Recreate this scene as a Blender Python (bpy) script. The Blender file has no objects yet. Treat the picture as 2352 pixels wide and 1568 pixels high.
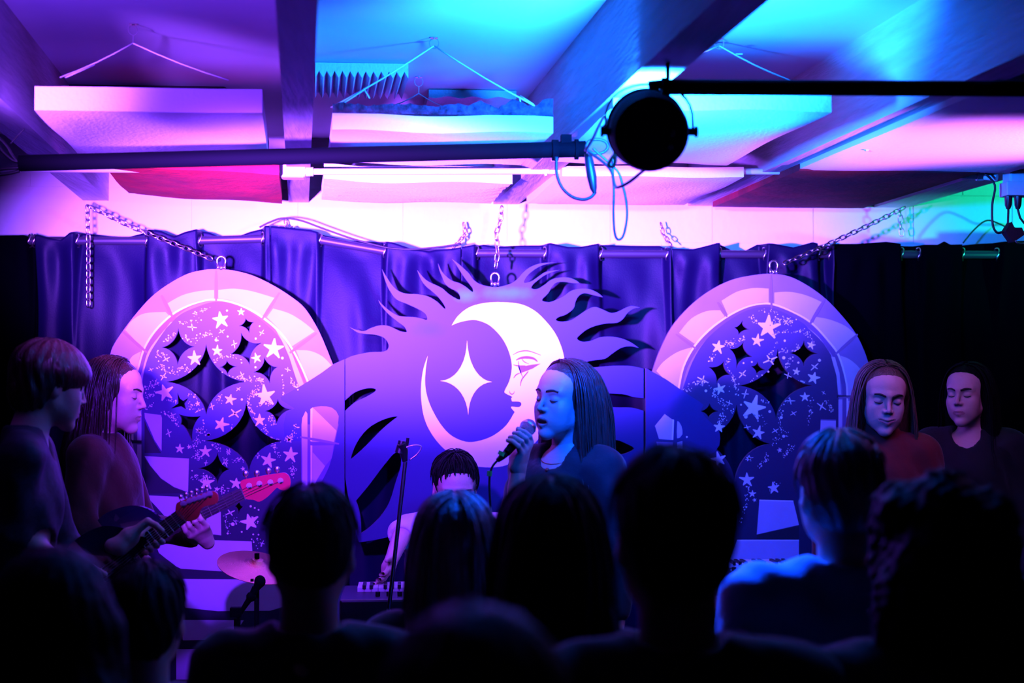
import bpy, math, random
import numpy as np
from mathutils import Vector, Matrix, Euler, geometry
R = math.radians
SC = bpy.context.scene
COL = SC.collection
rnd = random.Random(7)
# ------------------------------------------------------------------ camera
FPX = 3267.0
CAM = Vector((0, 0, 1.85))
CROT = Euler((R(91.6), 0, R(-4.0)), 'XYZ')
CM = CROT.to_matrix()
cd = bpy.data.cameras.new('camera'); cam = bpy.data.objects.new('camera', cd); COL.objects.link(cam)
cam.location = CAM; cam.rotation_euler = CROT
cd.sensor_width = 36; cd.lens = FPX/2352*36; cd.clip_start = .05; cd.clip_end = 50
cd.dof.use_dof = True; cd.dof.focus_distance = 4.9; cd.dof.aperture_fstop = 2.4
SC.camera = cam
SC.view_settings.view_transform = 'Standard'; SC.view_settings.look = 'None'
SC.view_settings.gamma = 1; SC.view_settings.use_curve_mapping = False
SC.cycles.use_denoising = True
SC.cycles.max_bounces = 6; SC.cycles.diffuse_bounces = 1; SC.cycles.sample_clamp_indirect = 4

def P(px, py, Y):
    """the point of the plane y=Y seen at pixel (px,py) of the 2352x1568 frame"""
    d = CM @ Vector(((px-1176)/FPX, -(py-784)/FPX, -1))
    return CAM + d*(Y/d.y)
def PZ(px, py, z):
    d = CM @ Vector(((px-1176)/FPX, -(py-784)/FPX, -1))
    return CAM + d*((z-CAM.z)/d.z)

# ------------------------------------------------------------------ materials
def mat(name, col, rough=.6, metal=0, bump=0, bscale=60, sheen=0, spec=.5, vary=0, vscale=4, emis=None, estr=0, aniso=None, trans=0, coat=0):
    m = bpy.data.materials.new(name); m.use_nodes = True
    nt = m.node_tree; b = nt.nodes['Principled BSDF']
    b.inputs['Base Color'].default_value = (*col, 1); b.inputs['Roughness'].default_value = rough
    b.inputs['Metallic'].default_value = metal; b.inputs['Specular IOR Level'].default_value = spec
    if sheen: b.inputs['Sheen Weight'].default_value = sheen; b.inputs['Sheen Roughness'].default_value = .4
    if coat: b.inputs['Coat Weight'].default_value = coat
    if trans: b.inputs['Transmission Weight'].default_value = trans
    tc = nt.nodes.new('ShaderNodeTexCoord')
    if emis: b.inputs['Emission Color'].default_value = (*emis, 1); b.inputs['Emission Strength'].default_value = estr
    if bump:
        n = nt.nodes.new('ShaderNodeTexNoise'); n.inputs['Scale'].default_value = bscale; n.inputs['Detail'].default_value = 4
        mp = nt.nodes.new('ShaderNodeMapping')
        if aniso: mp.inputs['Scale'].default_value = aniso
        nt.links.new(tc.outputs['Object'], mp.inputs['Vector']); nt.links.new(mp.outputs[0], n.inputs['Vector'])
        bp = nt.nodes.new('ShaderNodeBump'); bp.inputs['Strength'].default_value = bump; bp.inputs['Distance'].default_value = .01
        nt.links.new(n.outputs['Fac'], bp.inputs['Height']); nt.links.new(bp.outputs[0], b.inputs['Normal'])
    if vary:
        n = nt.nodes.new('ShaderNodeTexNoise'); n.inputs['Scale'].default_value = vscale; n.inputs['Detail'].default_value = 6
        mp2 = nt.nodes.new('ShaderNodeMapping')
        if aniso: mp2.inputs['Scale'].default_value = aniso
        nt.links.new(tc.outputs['Object'], mp2.inputs['Vector']); nt.links.new(mp2.outputs[0], n.inputs['Vector'])
        r = nt.nodes.new('ShaderNodeMapRange'); r.inputs[1].default_value = .3; r.inputs[2].default_value = .7
        r.inputs[3].default_value = 1-vary; r.inputs[4].default_value = 1+vary*.5
        mx = nt.nodes.new('ShaderNodeVectorMath'); mx.operation = 'SCALE'; mx.inputs[0].default_value = col
        nt.links.new(n.outputs['Fac'], r.inputs[0]); nt.links.new(r.outputs[0], mx.inputs['Scale'])
        nt.links.new(mx.outputs[0], b.inputs['Base Color'])
    return m
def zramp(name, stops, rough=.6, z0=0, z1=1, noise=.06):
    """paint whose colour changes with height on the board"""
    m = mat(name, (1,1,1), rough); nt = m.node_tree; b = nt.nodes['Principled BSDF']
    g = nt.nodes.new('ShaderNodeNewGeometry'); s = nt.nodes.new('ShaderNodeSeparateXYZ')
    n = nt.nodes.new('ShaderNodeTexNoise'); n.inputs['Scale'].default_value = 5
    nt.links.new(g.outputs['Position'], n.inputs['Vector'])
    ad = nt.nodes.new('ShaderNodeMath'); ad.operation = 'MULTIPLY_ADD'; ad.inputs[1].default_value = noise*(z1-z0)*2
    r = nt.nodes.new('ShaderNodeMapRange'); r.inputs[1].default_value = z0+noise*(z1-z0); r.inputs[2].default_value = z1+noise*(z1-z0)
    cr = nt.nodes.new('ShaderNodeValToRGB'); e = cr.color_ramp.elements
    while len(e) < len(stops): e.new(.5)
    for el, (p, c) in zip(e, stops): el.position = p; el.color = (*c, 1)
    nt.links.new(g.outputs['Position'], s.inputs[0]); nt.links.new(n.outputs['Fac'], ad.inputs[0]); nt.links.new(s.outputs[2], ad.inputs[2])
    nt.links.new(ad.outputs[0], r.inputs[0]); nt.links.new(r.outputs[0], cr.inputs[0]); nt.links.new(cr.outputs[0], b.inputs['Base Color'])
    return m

# ------------------------------------------------------------------ mesh collecting
class MB:
    def __init__(s): s.v = []; s.f = []; s.m = []
    def add(s, vs, fs, mi=0):
        o = len(s.v); s.v.extend([tuple(v) for v in vs]); s.f.extend([tuple(i+o for i in f) for f in fs]); s.m.extend([mi]*len(fs)); return s
    def box(s, c, d, mi=0, M=None):
        cx, cy, cz = c; x, y, z = [k/2 for k in d]
        vs = [Vector((cx+a*x, cy+b*y, cz+e*z)) for a in (-1,1) for b in (-1,1) for e in (-1,1)]
        if M: vs = [M @ v for v in vs]
        return s.add(vs, [(0,1,3,2),(4,6,7,5),(0,4,5,1),(2,3,7,6),(0,2,6,4),(1,5,7,3)], mi)
    def hexa(s, v8, mi=0):
        """8 points: bottom four then top four, both going round"""
        return s.add(v8, [(3,2,1,0),(4,5,6,7),(0,1,5,4),(1,2,6,5),(2,3,7,6),(3,0,4,7)], mi)
    def tube(s, pts, r, n=8, mi=0, closed=False, flat=1.0, caps=True):
        pts = [Vector(p) for p in pts]; N = len(pts)
        rs = r if isinstance(r, (list, tuple)) else [r]*N
        up = None; vs = []
        for i, p in enumerate(pts):
            a = pts[(i-1) % N] if (closed or i > 0) else p; b = pts[(i+1) % N] if (closed or i < N-1) else p
            t = (b-a)
            if t.length < 1e-9: t = Vector((0,0,1))
            t.normalize()
            if up is None: up = Vector((0,0,1)) if abs(t.z) < .9 else Vector((1,0,0))
            u = up - t*up.dot(t)
            if u.length < 1e-5: u = t.orthogonal()
            u.normalize(); up = u; w = t.cross(u)
            for k in range(n):
                q = 2*math.pi*k/n; vs.append(p + u*math.cos(q)*rs[i]*flat + w*math.sin(q)*rs[i])
        fs = []
        for i in range(N if closed else N-1):
            j = (i+1) % N
            for k in range(n): fs.append((i*n+k, i*n+(k+1) % n, j*n+(k+1) % n, j*n+k))
        if caps and not closed: fs += [tuple(range(n-1,-1,-1)), tuple((N-1)*n+k for k in range(n))]
        return s.add(vs, fs, mi)
    def lathe(s, prof, n=24, M=None, mi=0):
        """profile of (radius, z) turned about z"""
        vs = []; fs = []
        for (r, z) in prof:
            for k in range(n):
                a = 2*math.pi*k/n; v = Vector((r*math.cos(a), r*math.sin(a), z)); vs.append(M @ v if M else v)
        for i in range(len(prof)-1):
            for k in range(n): fs.append((i*n+k, i*n+(k+1) % n, (i+1)*n+(k+1) % n, (i+1)*n+k))
        fs += [tuple(range(n-1,-1,-1)), tuple((len(prof)-1)*n+k for k in range(n))]
        return s.add(vs, fs, mi)
    def ball(s, c, r, n=12, mi=0, sc=(1,1,1)):
        c = Vector(c); m = n//2; vs = [c+Vector((0,0,r*sc[2]))]; fs = []
        for i in range(1, m):
            t = math.pi*i/m
            for k in range(n):
                a = 2*math.pi*k/n; vs.append(c+Vector((r*sc[0]*math.sin(t)*math.cos(a), r*sc[1]*math.sin(t)*math.sin(a), r*sc[2]*math.cos(t))))
        vs.append(c-Vector((0,0,r*sc[2])))
        for k in range(n): fs.append((0, 1+k, 1+(k+1) % n)); fs.append((len(vs)-1, 1+(m-2)*n+(k+1) % n, 1+(m-2)*n+k))
        for i in range(m-2):
            for k in range(n): fs.append((1+i*n+k, 1+(i+1)*n+k, 1+(i+1)*n+(k+1) % n, 1+i*n+(k+1) % n))
        return s.add(vs, fs, mi)
    def poly(s, loops, y, mi=0):
        """flat painted shape on the plane y, loops of (x,z): first the outline, then holes"""
        L = [[Vector((p[0], p[1], 0)) for p in l] for l in loops]
        flat = [p for l in L for p in l]
        tris = geometry.tessellate_polygon(L)
        return s.add([(p.x, y, p.y) for p in flat], [t if ccw(flat, t) else t[::-1] for t in tris], mi)
    def slab(s, loops, y0, y1, mi=0, side=None):
        """plate between y0 (front) and y1 with holes"""
        L = [[Vector((p[0], p[1], 0)) for p in l] for l in loops]
        flat = [p for l in L for p in l]; n = len(flat)
        tris = [t if ccw(flat, t) else t[::-1] for t in geometry.tessellate_polygon(L)]
        vs = [(p.x, y0, p.y) for p in flat]+[(p.x, y1, p.y) for p in flat]
        s.add(vs, tris+[tuple(i+n for i in t[::-1]) for t in tris], mi)
        o = 0; fs = []
        for l in L:
            ar = sum(l[i].x*l[(i+1) % len(l)].y-l[(i+1) % len(l)].x*l[i].y for i in range(len(l)))
            outer = l is L[0]
            for i in range(len(l)):
                j = (i+1) % len(l); q = (o+i, o+i+n, o+j+n, o+j)
                fs.append(q if (ar > 0) == outer else q[::-1])
            o += len(l)
        return s.add(vs, fs, mi if side is None else side)
    def obj(s, name, mats, parent=None, smooth=False, bevel=0):
        org = Vector(parent.get('_o', (0,0,0))) if parent else Vector((0,0,0))
        me = bpy.data.meshes.new(name)
        me.from_pydata([(v[0]-org.x, v[1]-org.y, v[2]-org.z) for v in s.v], [], s.f)
        mats = mats if isinstance(mats, (list, tuple)) else [mats]
        for m in mats: me.materials.append(m)
        me.polygons.foreach_set('material_index', s.m)
        if smooth: me.polygons.foreach_set('use_smooth', [True]*len(s.f))
        me.update()
        o = bpy.data.objects.new(name, me); COL.objects.link(o)
        if parent: o.parent = parent; o['_o'] = tuple(org)
        if smooth == 'auto':
            md = o.modifiers.new('edges', 'EDGE_SPLIT'); md.split_angle = R(35)
        if bevel:
            md = o.modifiers.new('bevel', 'BEVEL'); md.width = bevel; md.segments = 2; md.limit_method = 'ANGLE'
        return o
def ccw(flat, t):
    a, b, c = [flat[i] for i in t]
    return ((b.x-a.x)*(c.y-a.y)-(c.x-a.x)*(b.y-a.y)) > 0
def tag(o, label=None, cat=None, group=None, kind=None):
    if label: o['label'] = label
    if cat: o['category'] = cat
    if group: o['group'] = group
    if kind: o['kind'] = kind
    return o
def root(name, loc, label, cat, group=None):
    o = bpy.data.objects.new(name, None); COL.objects.link(o); o.location = loc; o.empty_display_size = .1
    o['_o'] = tuple(loc); return tag(o, label, cat, group)
def smooth(pts, closed=True, n=5, sharp=()):
    """Catmull-Rom through points; indices in sharp stay corners"""
    out = []; N = len(pts); sharp = {i % N for i in sharp}
    for i in range(N if closed else N-1):
        p1 = pts[i]; p2 = pts[(i+1) % N]
        p0 = pts[(i-1) % N] if (closed or i > 0) else p1; p3 = pts[(i+2) % N] if (closed or i < N-2) else p2
        if i in sharp: p0 = p1
        if (i+1) % N in sharp: p3 = p2
        for k in range(n):
            t = k/n; a, b, c, d = -t**3+2*t*t-t, 3*t**3-5*t*t+2, -3*t**3+4*t*t+t, t**3-t*t
            out.append(tuple(.5*(a*p0[j]+b*p1[j]+c*p2[j]+d*p3[j]) for j in range(len(p1))))
    if not closed: out.append(tuple(pts[-1]))
    return out
# ------------------------------------------------------------------ paints and stuffs
M_wall = mat('white wall paint', (.82,.8,.82), .7, bump=.25, bscale=30, vary=.06, vscale=3)
M_ceil = mat('painted ceiling board', (.72,.74,.78), .7, bump=.15, bscale=14, vary=.08, vscale=2)
M_beam = mat('painted timber beam', (.62,.6,.62), .6, bump=.5, bscale=12, aniso=(6,.6,6), vary=.22, vscale=5)
M_dark = mat('dark paint', (.015,.015,.02), .8)
M_floor = mat('dark floor boards', (.03,.025,.025), .6, bump=.3, bscale=20)
M_black = mat('black metal', (.002,.002,.004), .8, spec=.05)
M_blackp = mat('black plastic', (.008,.008,.012), .4)
M_rubber = mat('black rubber cable', (.01,.01,.014), .5)
M_steel = mat('zinc plated steel', (.75,.72,.7), .28, metal=1)
M_white = mat('white fabric', (.8,.78,.8), .9, bump=.25, bscale=90, sheen=.3)
M_pvc = mat('white plastic', (.85,.83,.84), .35, vary=.06, vscale=20)
M_red = mat('red fabric', (.6,.003,.014), .9, bump=.5, bscale=40, vary=.4, vscale=7)
M_redd = mat('dark red fabric', (.2,.001,.012), .9, bump=.5, bscale=40, vary=.5, vscale=8)
M_wool = mat('dark mineral wool', (.08,.05,.09), 1, bump=1, bscale=70, vary=.8, vscale=40)
M_cord = mat('white cord', (.85,.85,.9), .8)

YW = 6.0; ZB = 2.6; ZC = 2.87
# room shell
def struct(mb, name, m, **k): return tag(mb.obj(name, m, **k), kind='structure')
XL, XR, YR = -2.9, 4.2, -1.6
struct(MB().box(((XL+XR)/2, (YR+YW)/2, -.05), (XR-XL+.4, YW-YR+.4, .1)), 'floor', M_floor)
struct(MB().box(((XL+XR)/2, (YR+YW)/2, ZC+.05), (XR-XL+.4, YW-YR+.4, .1)), 'ceiling', M_ceil)
# block wall with thin mortar grooves
w = MB(); bw, bh = .44, .215
nz = 14
for r_ in range(nz):
    z0 = ZC-(r_+1)*bh; z1 = z0+bh
    z0 = max(z0, 0)
    off = (r_ % 2)*bw/2
    x = XL-off
    while x < XR+.2:
        a, b = max(x, XL-.1), min(x+bw, XR+.1)
        if b > a: w.box(((a+b)/2, YW+.05, (z0+z1)/2), (b-a-.004, .1, z1-z0-.004))
        x += bw
w.box(((XL+XR)/2, YW+.056, ZC/2), (XR-XL+.2, .104, ZC))
struct(w, 'wall_back', M_wall)
struct(MB().box((XL-.05, (YR+YW)/2, ZC/2), (.1, YW-YR, ZC)), 'wall_left', M_dark)
struct(MB().box((XR+.05, (YR+YW)/2, ZC/2), (.1, YW-YR, ZC)), 'wall_right', M_dark)
struct(MB().box(((XL+XR)/2, YR-.05, ZC/2), (XR-XL, .1, ZC)), 'wall_front', M_dark)
st = root('stage_platform', (0.4, 4.85, 0), 'low black stage platform the band stands on in front of the curtains', 'stage')
MB().box((.4, 4.85, .18), (6.2, 2.22, .04)).obj('stage_top', M_floor, st)
MB().box((.4, 3.75, .08), (6.2, .02, .16)).obj('stage_skirt', M_dark, st)
# beams run a little askew to the wall
BD = Vector((math.sin(R(-4.46)), math.cos(R(-4.46)), 0))
BL = ['first from the left, above the dangling chain', 'second from the left, behind the white junction box', 'third from the left, lit white behind the round lamp',
      'fourth from the left, with a small white lump on its underside', 'last on the right, over the green lit wall']
bx = []
for i, (a, b) in enumerate([(191,250),(663,709),(1133,1190),(1580,1634),(2008,2082)]):
    pa = P(a, 475, YW).x; pb = P(b, 475, YW).x; bx.append((pa, pb))
    def at(x, Y, z): q = Y-YW; return Vector((x+BD.x/BD.y*q, Y, z))
    m = MB(); Y0 = -1.5
    segs = 10
    for k in range(segs):
        ya = Y0+(YW-Y0)*k/segs; yb = Y0+(YW-Y0)*(k+1)/segs
        m.hexa([at(pa,ya,ZB), at(pb,ya,ZB), at(pb,yb,ZB), at(pa,yb,ZB), at(pa,ya,ZC), at(pb,ya,ZC), at(pb,yb,ZC), at(pa,yb,ZC)])
    o = m.obj('ceiling_beam', M_beam); tag(o, 'rough painted timber ceiling beam, '+BL[i], 'beam', 'ceiling beams')
def bay(x, Y): return x+BD.x/BD.y*(Y-YW)

# ------------------------------------------------------------------ hanging acoustic panels
def cushion(corn, z0, z1, sag=0, nx=16, ny=16, seed=0, edge=.012, tilt=0, crease=.0):
    """fabric wrapped slab over four plan corners (front-left, front-right, back-right, back-left)"""
    rr = random.Random(seed); ph = [rr.uniform(0, 6) for _ in range(6)]
    fl, fr, br, bl = [Vector(c) for c in corn]; vs = []; fs = []
    def pt(u, v, top):
        p = (fl*(1-u)+fr*u)*(1-v)+(bl*(1-u)+br*u)*v
        e = min(u, 1-u, v, 1-v); rnd_ = edge*math.exp(-e*40)
        wob = .004*math.sin(9*u+ph[0])*math.sin(7*v+ph[1])+crease*math.sin(38*v+5*u+2*math.sin(5*u)+ph[3])*.5
        z = (z1-rnd_*.6+wob) if top else (z0+rnd_*.6+wob - sag*math.sin(math.pi*u)*math.sin(math.pi*v*.9+.2))
        return Vector((p.x, p.y, z+tilt*(u-.5)))
    for top in (0, 1):
        for j in range(ny+1):
            for i in range(nx+1): vs.append(pt(i/nx, j/ny, top))
    N = (nx+1)*(ny+1); I = lambda i, j, t: t*N+j*(nx+1)+i
    for j in range(ny):
        for i in range(nx):
            fs.append((I(i,j,0), I(i,j+1,0), I(i+1,j+1,0), I(i+1,j,0))); fs.append((I(i,j,1), I(i+1,j,1), I(i+1,j+1,1), I(i,j+1,1)))
    for i in range(nx): fs.append((I(i,0,0), I(i+1,0,0), I(i+1,0,1), I(i,0,1))); fs.append((I(i,ny,0), I(i,ny,1), I(i+1,ny,1), I(i+1,ny,0)))
    for j in range(ny): fs.append((I(0,j,0), I(0,j,1), I(0,j+1,1), I(0,j+1,0))); fs.append((I(nx,j,0), I(nx,j+1,0), I(nx,j+1,1), I(nx,j,1)))
    m = MB(); m.add(vs, fs); return m
def hook_and_cord(r, hx, hy, hz, ends, tails=()):
    m = MB()
    top = Vector((hx, hy, ZC)); s = .012
    ring = [(hx+s*math.sin(t)*(1.15 if t < 3.14 else 1.15), hy, ZC-.018+s*math.cos(t)*1.3) for t in [k*math.pi/8+.6 for k in range(14)]]
    m.tube(ring, .0016, 6)
    m.tube([top, (hx, hy, ZC-.006)], .004, 8)
    m.tube([(hx, hy, ZC-.034), (hx, hy, hz)], .0015, 6)
    m.lathe([(.001,-.003),(.012,-.003),(.012,0),(.001,0)], 12, Matrix.Translation(top))
    m.obj('hook', M_steel, r, smooth='auto')
    c = MB()
    for e in ends:
        c.tube([(hx, hy, hz)]+[tuple(Vector((hx,hy,hz)).lerp(Vector(e), t)-Vector((0,0,.006*math.sin(math.pi*t)))) for t in (.25,.5,.75)]+[e], .0022, 6)
    for t in tails: c.tube(t, .0022, 6)
    c.obj('cord', M_cord, r, smooth=True)
def corners(pxs, z):
    return [PZ(px, py, z) for px, py in pxs]
# far left bay, big white panel
def panel(name, label, front, back, z0, th, m, Yb=None, sag=.006, seed=1, tilt=0, crease=0, group='fabric ceiling panels'):
    """front: (pxl, pxr, py) of the lower front edge; back: depth of the back edge"""
    fl = PZ(front[0], front[2], z0); fr = PZ(front[1], front[2], z0)
    Yf = (fl.y+fr.y)/2; fl.y = fr.y = Yf
    sh = BD.x/BD.y*(back-Yf)
    bl = Vector((fl.x+sh, back, z0)); br = Vector((fr.x+sh, back, z0))
    r = root(name, ((fl.x+fr.x)/2+sh/2, (Yf+back)/2, z0), label, 'panel', group)
    o = cushion([fl, fr, br, bl], z0, z0+th, sag=sag, seed=seed, tilt=tilt, crease=crease).obj('panel_body', m, r, smooth='auto')
    return r, fl, fr, bl, br
r, fl, fr, bl, br = panel('ceiling_panel', 'white fabric ceiling panel hanging on a cord in the left bay, front end glowing pink', (84,600,262), 4.72, 2.565, .078, M_white, seed=3)
h = P(343, 100, 4.35)
hook_and_cord(r, h.x, 4.1, P(343,100,4.1).z, [P(137,178,4.05), P(525,184,4.1)], [[P(215,150,4.08), P(150,178,4.05)], [P(218,148,4.08), P(206,152,4.08)]])
r, fl, fr, bl, br = panel('ceiling_panel', 'red fabric ceiling panel between the two leftmost beams, close to the wall', (236,640,394), 5.72, 2.57, .05, M_red, seed=4, tilt=-.03, sag=.01)
r, fl, fr, bl, br = panel('ceiling_panel', 'white ceiling panel with dark mineral wool showing along its top, centre left bay', (764,1272,308), 4.72, 2.565, .062, M_white, seed=5)
# exposed wool layer on top
wl = MB(); n = 60
vs = []; fs = []; rr = random.Random(5)
for i in range(n+1):
    u = i/n; x0 = fl.x+(fr.x-fl.x)*u
    hh = .018+.016*max(0, (u-.55))*2+rr.uniform(-.003,.003)+(.01*math.sin(u*40) if u > .6 else .003*math.sin(u*25))
    for (yy, zz) in ((fl.y-.004, 2.622), (fl.y-.010, 2.63), (fl.y-.006, 2.63+hh), (fl.y+.25, 2.635+hh), (fl.y+.25, 2.622)):
        vs.append((x0+rr.uniform(-.002,.002), yy+rr.uniform(-.003,.003), zz))
for i in range(n):
    for k in range(5): fs.append((i*5+k, (i+1)*5+k, (i+1)*5+(k+1) % 5, i*5+(k+1) % 5))
fs += [(0,1,2,3,4), tuple(n*5+k for k in (4,3,2,1,0))]
wl.add(vs, fs); wl.obj('mineral_wool', M_wool, r, smooth='auto')
hk = P(997, 105, 4.2)
hook_and_cord(r, hk.x, 4.2, hk.z, [P(760,247,4.12), P(1228,243,4.1)], [[P(838,205,4.14), P(772,248,4.12)], [P(835,203,4.14), P(849,226,4.14)], [P(1193,222,4.12), P(1197,243,4.12)], [P(1195,220,4.12), P(1225,240,4.1)]])
r, fl, fr, bl, br = panel('ceiling_panel', 'creased white fabric ceiling panel behind the conduit in the centre left bay', (745,1178,421), 5.72, 2.565, .07, M_white, seed=6, crease=.006)
hk = P(962, 215, 4.75)
hook_and_cord(r, hk.x, 4.75, P(962,215,4.75).z, [P(888,246,4.85), P(1036,251,4.85)])
r, fl, fr, bl, br = panel('ceiling_panel', 'white fabric ceiling panel right of the round lamp, cyan lit front end', (1406,1915,258), 4.66, 2.565, .06, M_white, seed=7)
hk = P(1652, 105, 4.15)
hook_and_cord(r, hk.x, 4.15, hk.z, [P(1530,144,4.1), P(1815,185,4.1)], [[P(1690,124,4.13), P(1706,124,4.12)]])
r, fl, fr, bl, br = panel('ceiling_panel', 'white fabric ceiling panel behind the conduit in the centre right bay', (1290,1712,410), 5.75, 2.565, .05, M_white, seed=8)
r, fl, fr, bl, br = panel('ceiling_panel', 'white fabric ceiling panel in the right bay, washed white by the pink light', (2262,2950,215), 4.85, 2.575, .05, M_white, seed=9)
r, fl, fr, bl, br = panel('ceiling_panel', 'dark red fabric ceiling panel beside the rightmost beam, close to the wall', (1832,2258,398), 5.85, 2.57, .045, M_redd, seed=10)
# foam tiles on the ceiling of the second bay
def foam(name, label, xa, xb, yt, yb2, zig, Ya):
    x0 = P(xa, yt, Ya).x; x1 = P(xb, yt, Ya).x; m = MB(); n = 12; N = n*2
    zt = ZC-.002; zb = ZC-.028; dp = .34; vs = []; fs = []
    for i in range(N+1):
        x = x0+(x1-x0)*i/N; zz = zb-(.022 if i % 2 == 0 else 0) if zig else zb-.004*math.sin(i*.9)
        for (yy, z) in ((Ya, zt), (Ya, zz+(.0 if zig else 0)), (Ya+dp, zz-(0 if zig else .012)), (Ya+dp, zt)): vs.append((x-(dp*.07 if yy > Ya else 0), yy, z))
    for i in range(N):
        for k in range(4): fs.append((i*4+k, i*4+(k+1) % 4, (i+1)*4+(k+1) % 4, (i+1)*4+k))
    fs += [(3,2,1,0), tuple(N*4+k for k in range(4))]
    m.add(vs, fs); return tag(m.obj(name, M_foam), label, 'foam tile', 'foam tiles')
M_foam = mat('pale foam', (.7,.74,.8), .9, bump=.5, bscale=80)
foam('foam_tile', 'ridged foam tile with a zigzag edge stuck on the ceiling beside the second beam', 724, 938, 150, 165, True, 4.55)
foam('foam_tile', 'smaller smooth foam tile stuck on the ceiling behind the cord of the wool topped panel', 985, 1186, 202, 215, False, 4.95)
dk = P(330, 160, 5.0)
m = MB().box((P(330,160,5.1).x, 5.25, ZC-.04), (.62, .6, .08)); tag(m.obj('shade_slab', M_dark, bevel=.01), 'dark slab added on the ceiling for the shade above the left white panel', 'shade slab')  # dark slab added in place of the shade on the ceiling behind

# ------------------------------------------------------------------ conduit under the beams
Yc = 5.02
pa = P(-200, 391, Yc); pb = P(2245, 405, Yc)
r = root('conduit_pipe', (pa+pb)/2, 'long white plastic conduit pipe running under the beams in front of the wall', 'pipe')
a, b = P(-200,391,Yc), P(640,393,Yc)
m = MB(); m.tube([P(-200,389,Yc), P(300,391,Yc), P(640,393,Yc)], .0085, 14); m.tube([P(705,394,Yc), P(1250,393,Yc), P(1480,392,Yc), P(1815,394,Yc), P(2080,399,Yc), P(2255,405,Yc)], .0115, 14)
m.obj('pipe_run', M_pvc, r, smooth='auto')
for px, py in ((1253,390),(1817,392),(640,393),(712,394),(2250,405),(2096,399)):
    c = P(px, py, Yc); m = MB(); m.tube([c-Vector((.012,0,0)), c+Vector((.012,0,0))], .0165, 14)
    if px in (1253,1817): m.box((c.x, c.y, c.z+.018), (.018,.02,.02)); m.tube([c+Vector((0,-.012,-.018)), c+Vector((0,.012,-.018))], .005, 8)
    m.obj('pipe_clip', M_pvc, r, smooth='auto')
c = P(673, 394, Yc); r = root('junction_box', c, 'white plastic junction box joining the conduit under the second beam', 'junction box')
m = MB(); m.box((c.x, c.y+.02, c.z+.006), (.092,.08,.056)); m.obj('box_body', M_pvc, r, bevel=.01)
for dx in (-.045,.045): MB().tube([c+Vector((dx*.8,0,0)), c+Vector((dx*1.35,0,0))], .017, 12).obj('gland', M_pvc, r, smooth='auto')
# right junction box with plugs
c = P(2335, 420, 4.9); r = root('junction_box', c, 'lilac lit junction box with black plugs hanging from it at the right edge', 'junction box')
MB().box((c.x, c.y, P(2335,408,4.9).z), (.078,.07,.05)).obj('upper_box', M_pvc, r, bevel=.008)
MB().box((c.x+.01, c.y, P(2335,435,4.9).z), (.12,.07,.05)).obj('lower_box', M_pvc, r, bevel=.004)
MB().tube([P(2262,405,4.95), P(2290,408,4.92)], .013, 12).obj('pipe_stub', M_pvc, r, smooth='auto')
for i, (xa, pts) in enumerate([(2316, [(2316,485),(2315,510),(2313,530),(2316,545)]), (2338, [(2338,482),(2343,500),(2352,512),(2370,522)])]):
    q = root('power_plug', P(xa,450,4.9), 'black mains plug and lead, '+('the left' if i == 0 else 'the right')+' one under the junction box on the right', 'plug', 'mains plugs')
    t0 = P(xa,450,4.9); t1 = P(xa,480,4.9)
    MB().tube([t0, t0.lerp(t1,.7), t1], [.014,.012,.007], 10).obj('plug_body', M_blackp, q, smooth='auto')
    MB().tube([t1]+[P(x,y,4.9) for x,y in pts], .004, 8).obj('lead', M_rubber, q, smooth=True)
pts = smooth([(2262,398),(2285,425),(2279,470),(2280,515),(2290,534),(2304,532)], False, 4)
tag(MB().tube([P(x,y,4.88) for x,y in pts], .0042, 8).obj('power_cable', M_rubber, smooth=True), 'thin black cable drooping left of the plugs at the right edge', 'cable')
c = P(2325, 540, 4.88)
r = root('cable_adaptor', c, 'black diamond shaped cable adaptor at the right edge above the curtain', 'adaptor')
MB().slab([[(P(x,y,4.88).x, P(x,y,4.88).z) for x,y in [(2304,532),(2318,510),(2325,524),(2342,524),(2348,540),(2322,558)]]], 4.86, 4.9).obj('adaptor_body', M_blackp, r, bevel=.004)
MB().tube([P(x,y,4.86) for x,y in smooth([(2332,552),(2338,558),(2350,559),(2365,555)], False, 4)], .003, 8).obj('metal_hook', M_steel, r, smooth=True)
pts = smooth([(2212,558),(2240,525),(2268,506),(2300,516),(2330,530),(2380,532)], False, 5)
tag(MB().tube([P(x,y,5.85) for x,y in pts], .0035, 8).obj('power_cable', M_rubber, smooth=True), 'thin dark cable arching over the green lit wall above the curtain', 'cable')
# lump on beam four
c = P(1982, 318, 4.35); c.z = ZB-.006
r = root('ceiling_hook', c, 'small white screw hook under the fourth beam', 'hook')
m = MB().ball(c, .016, 12, sc=(1,1,.8)); m.ball(c+Vector((.012,0,-.014)), .011, 10); m.obj('plate', M_pvc, r, smooth=True)

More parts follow.
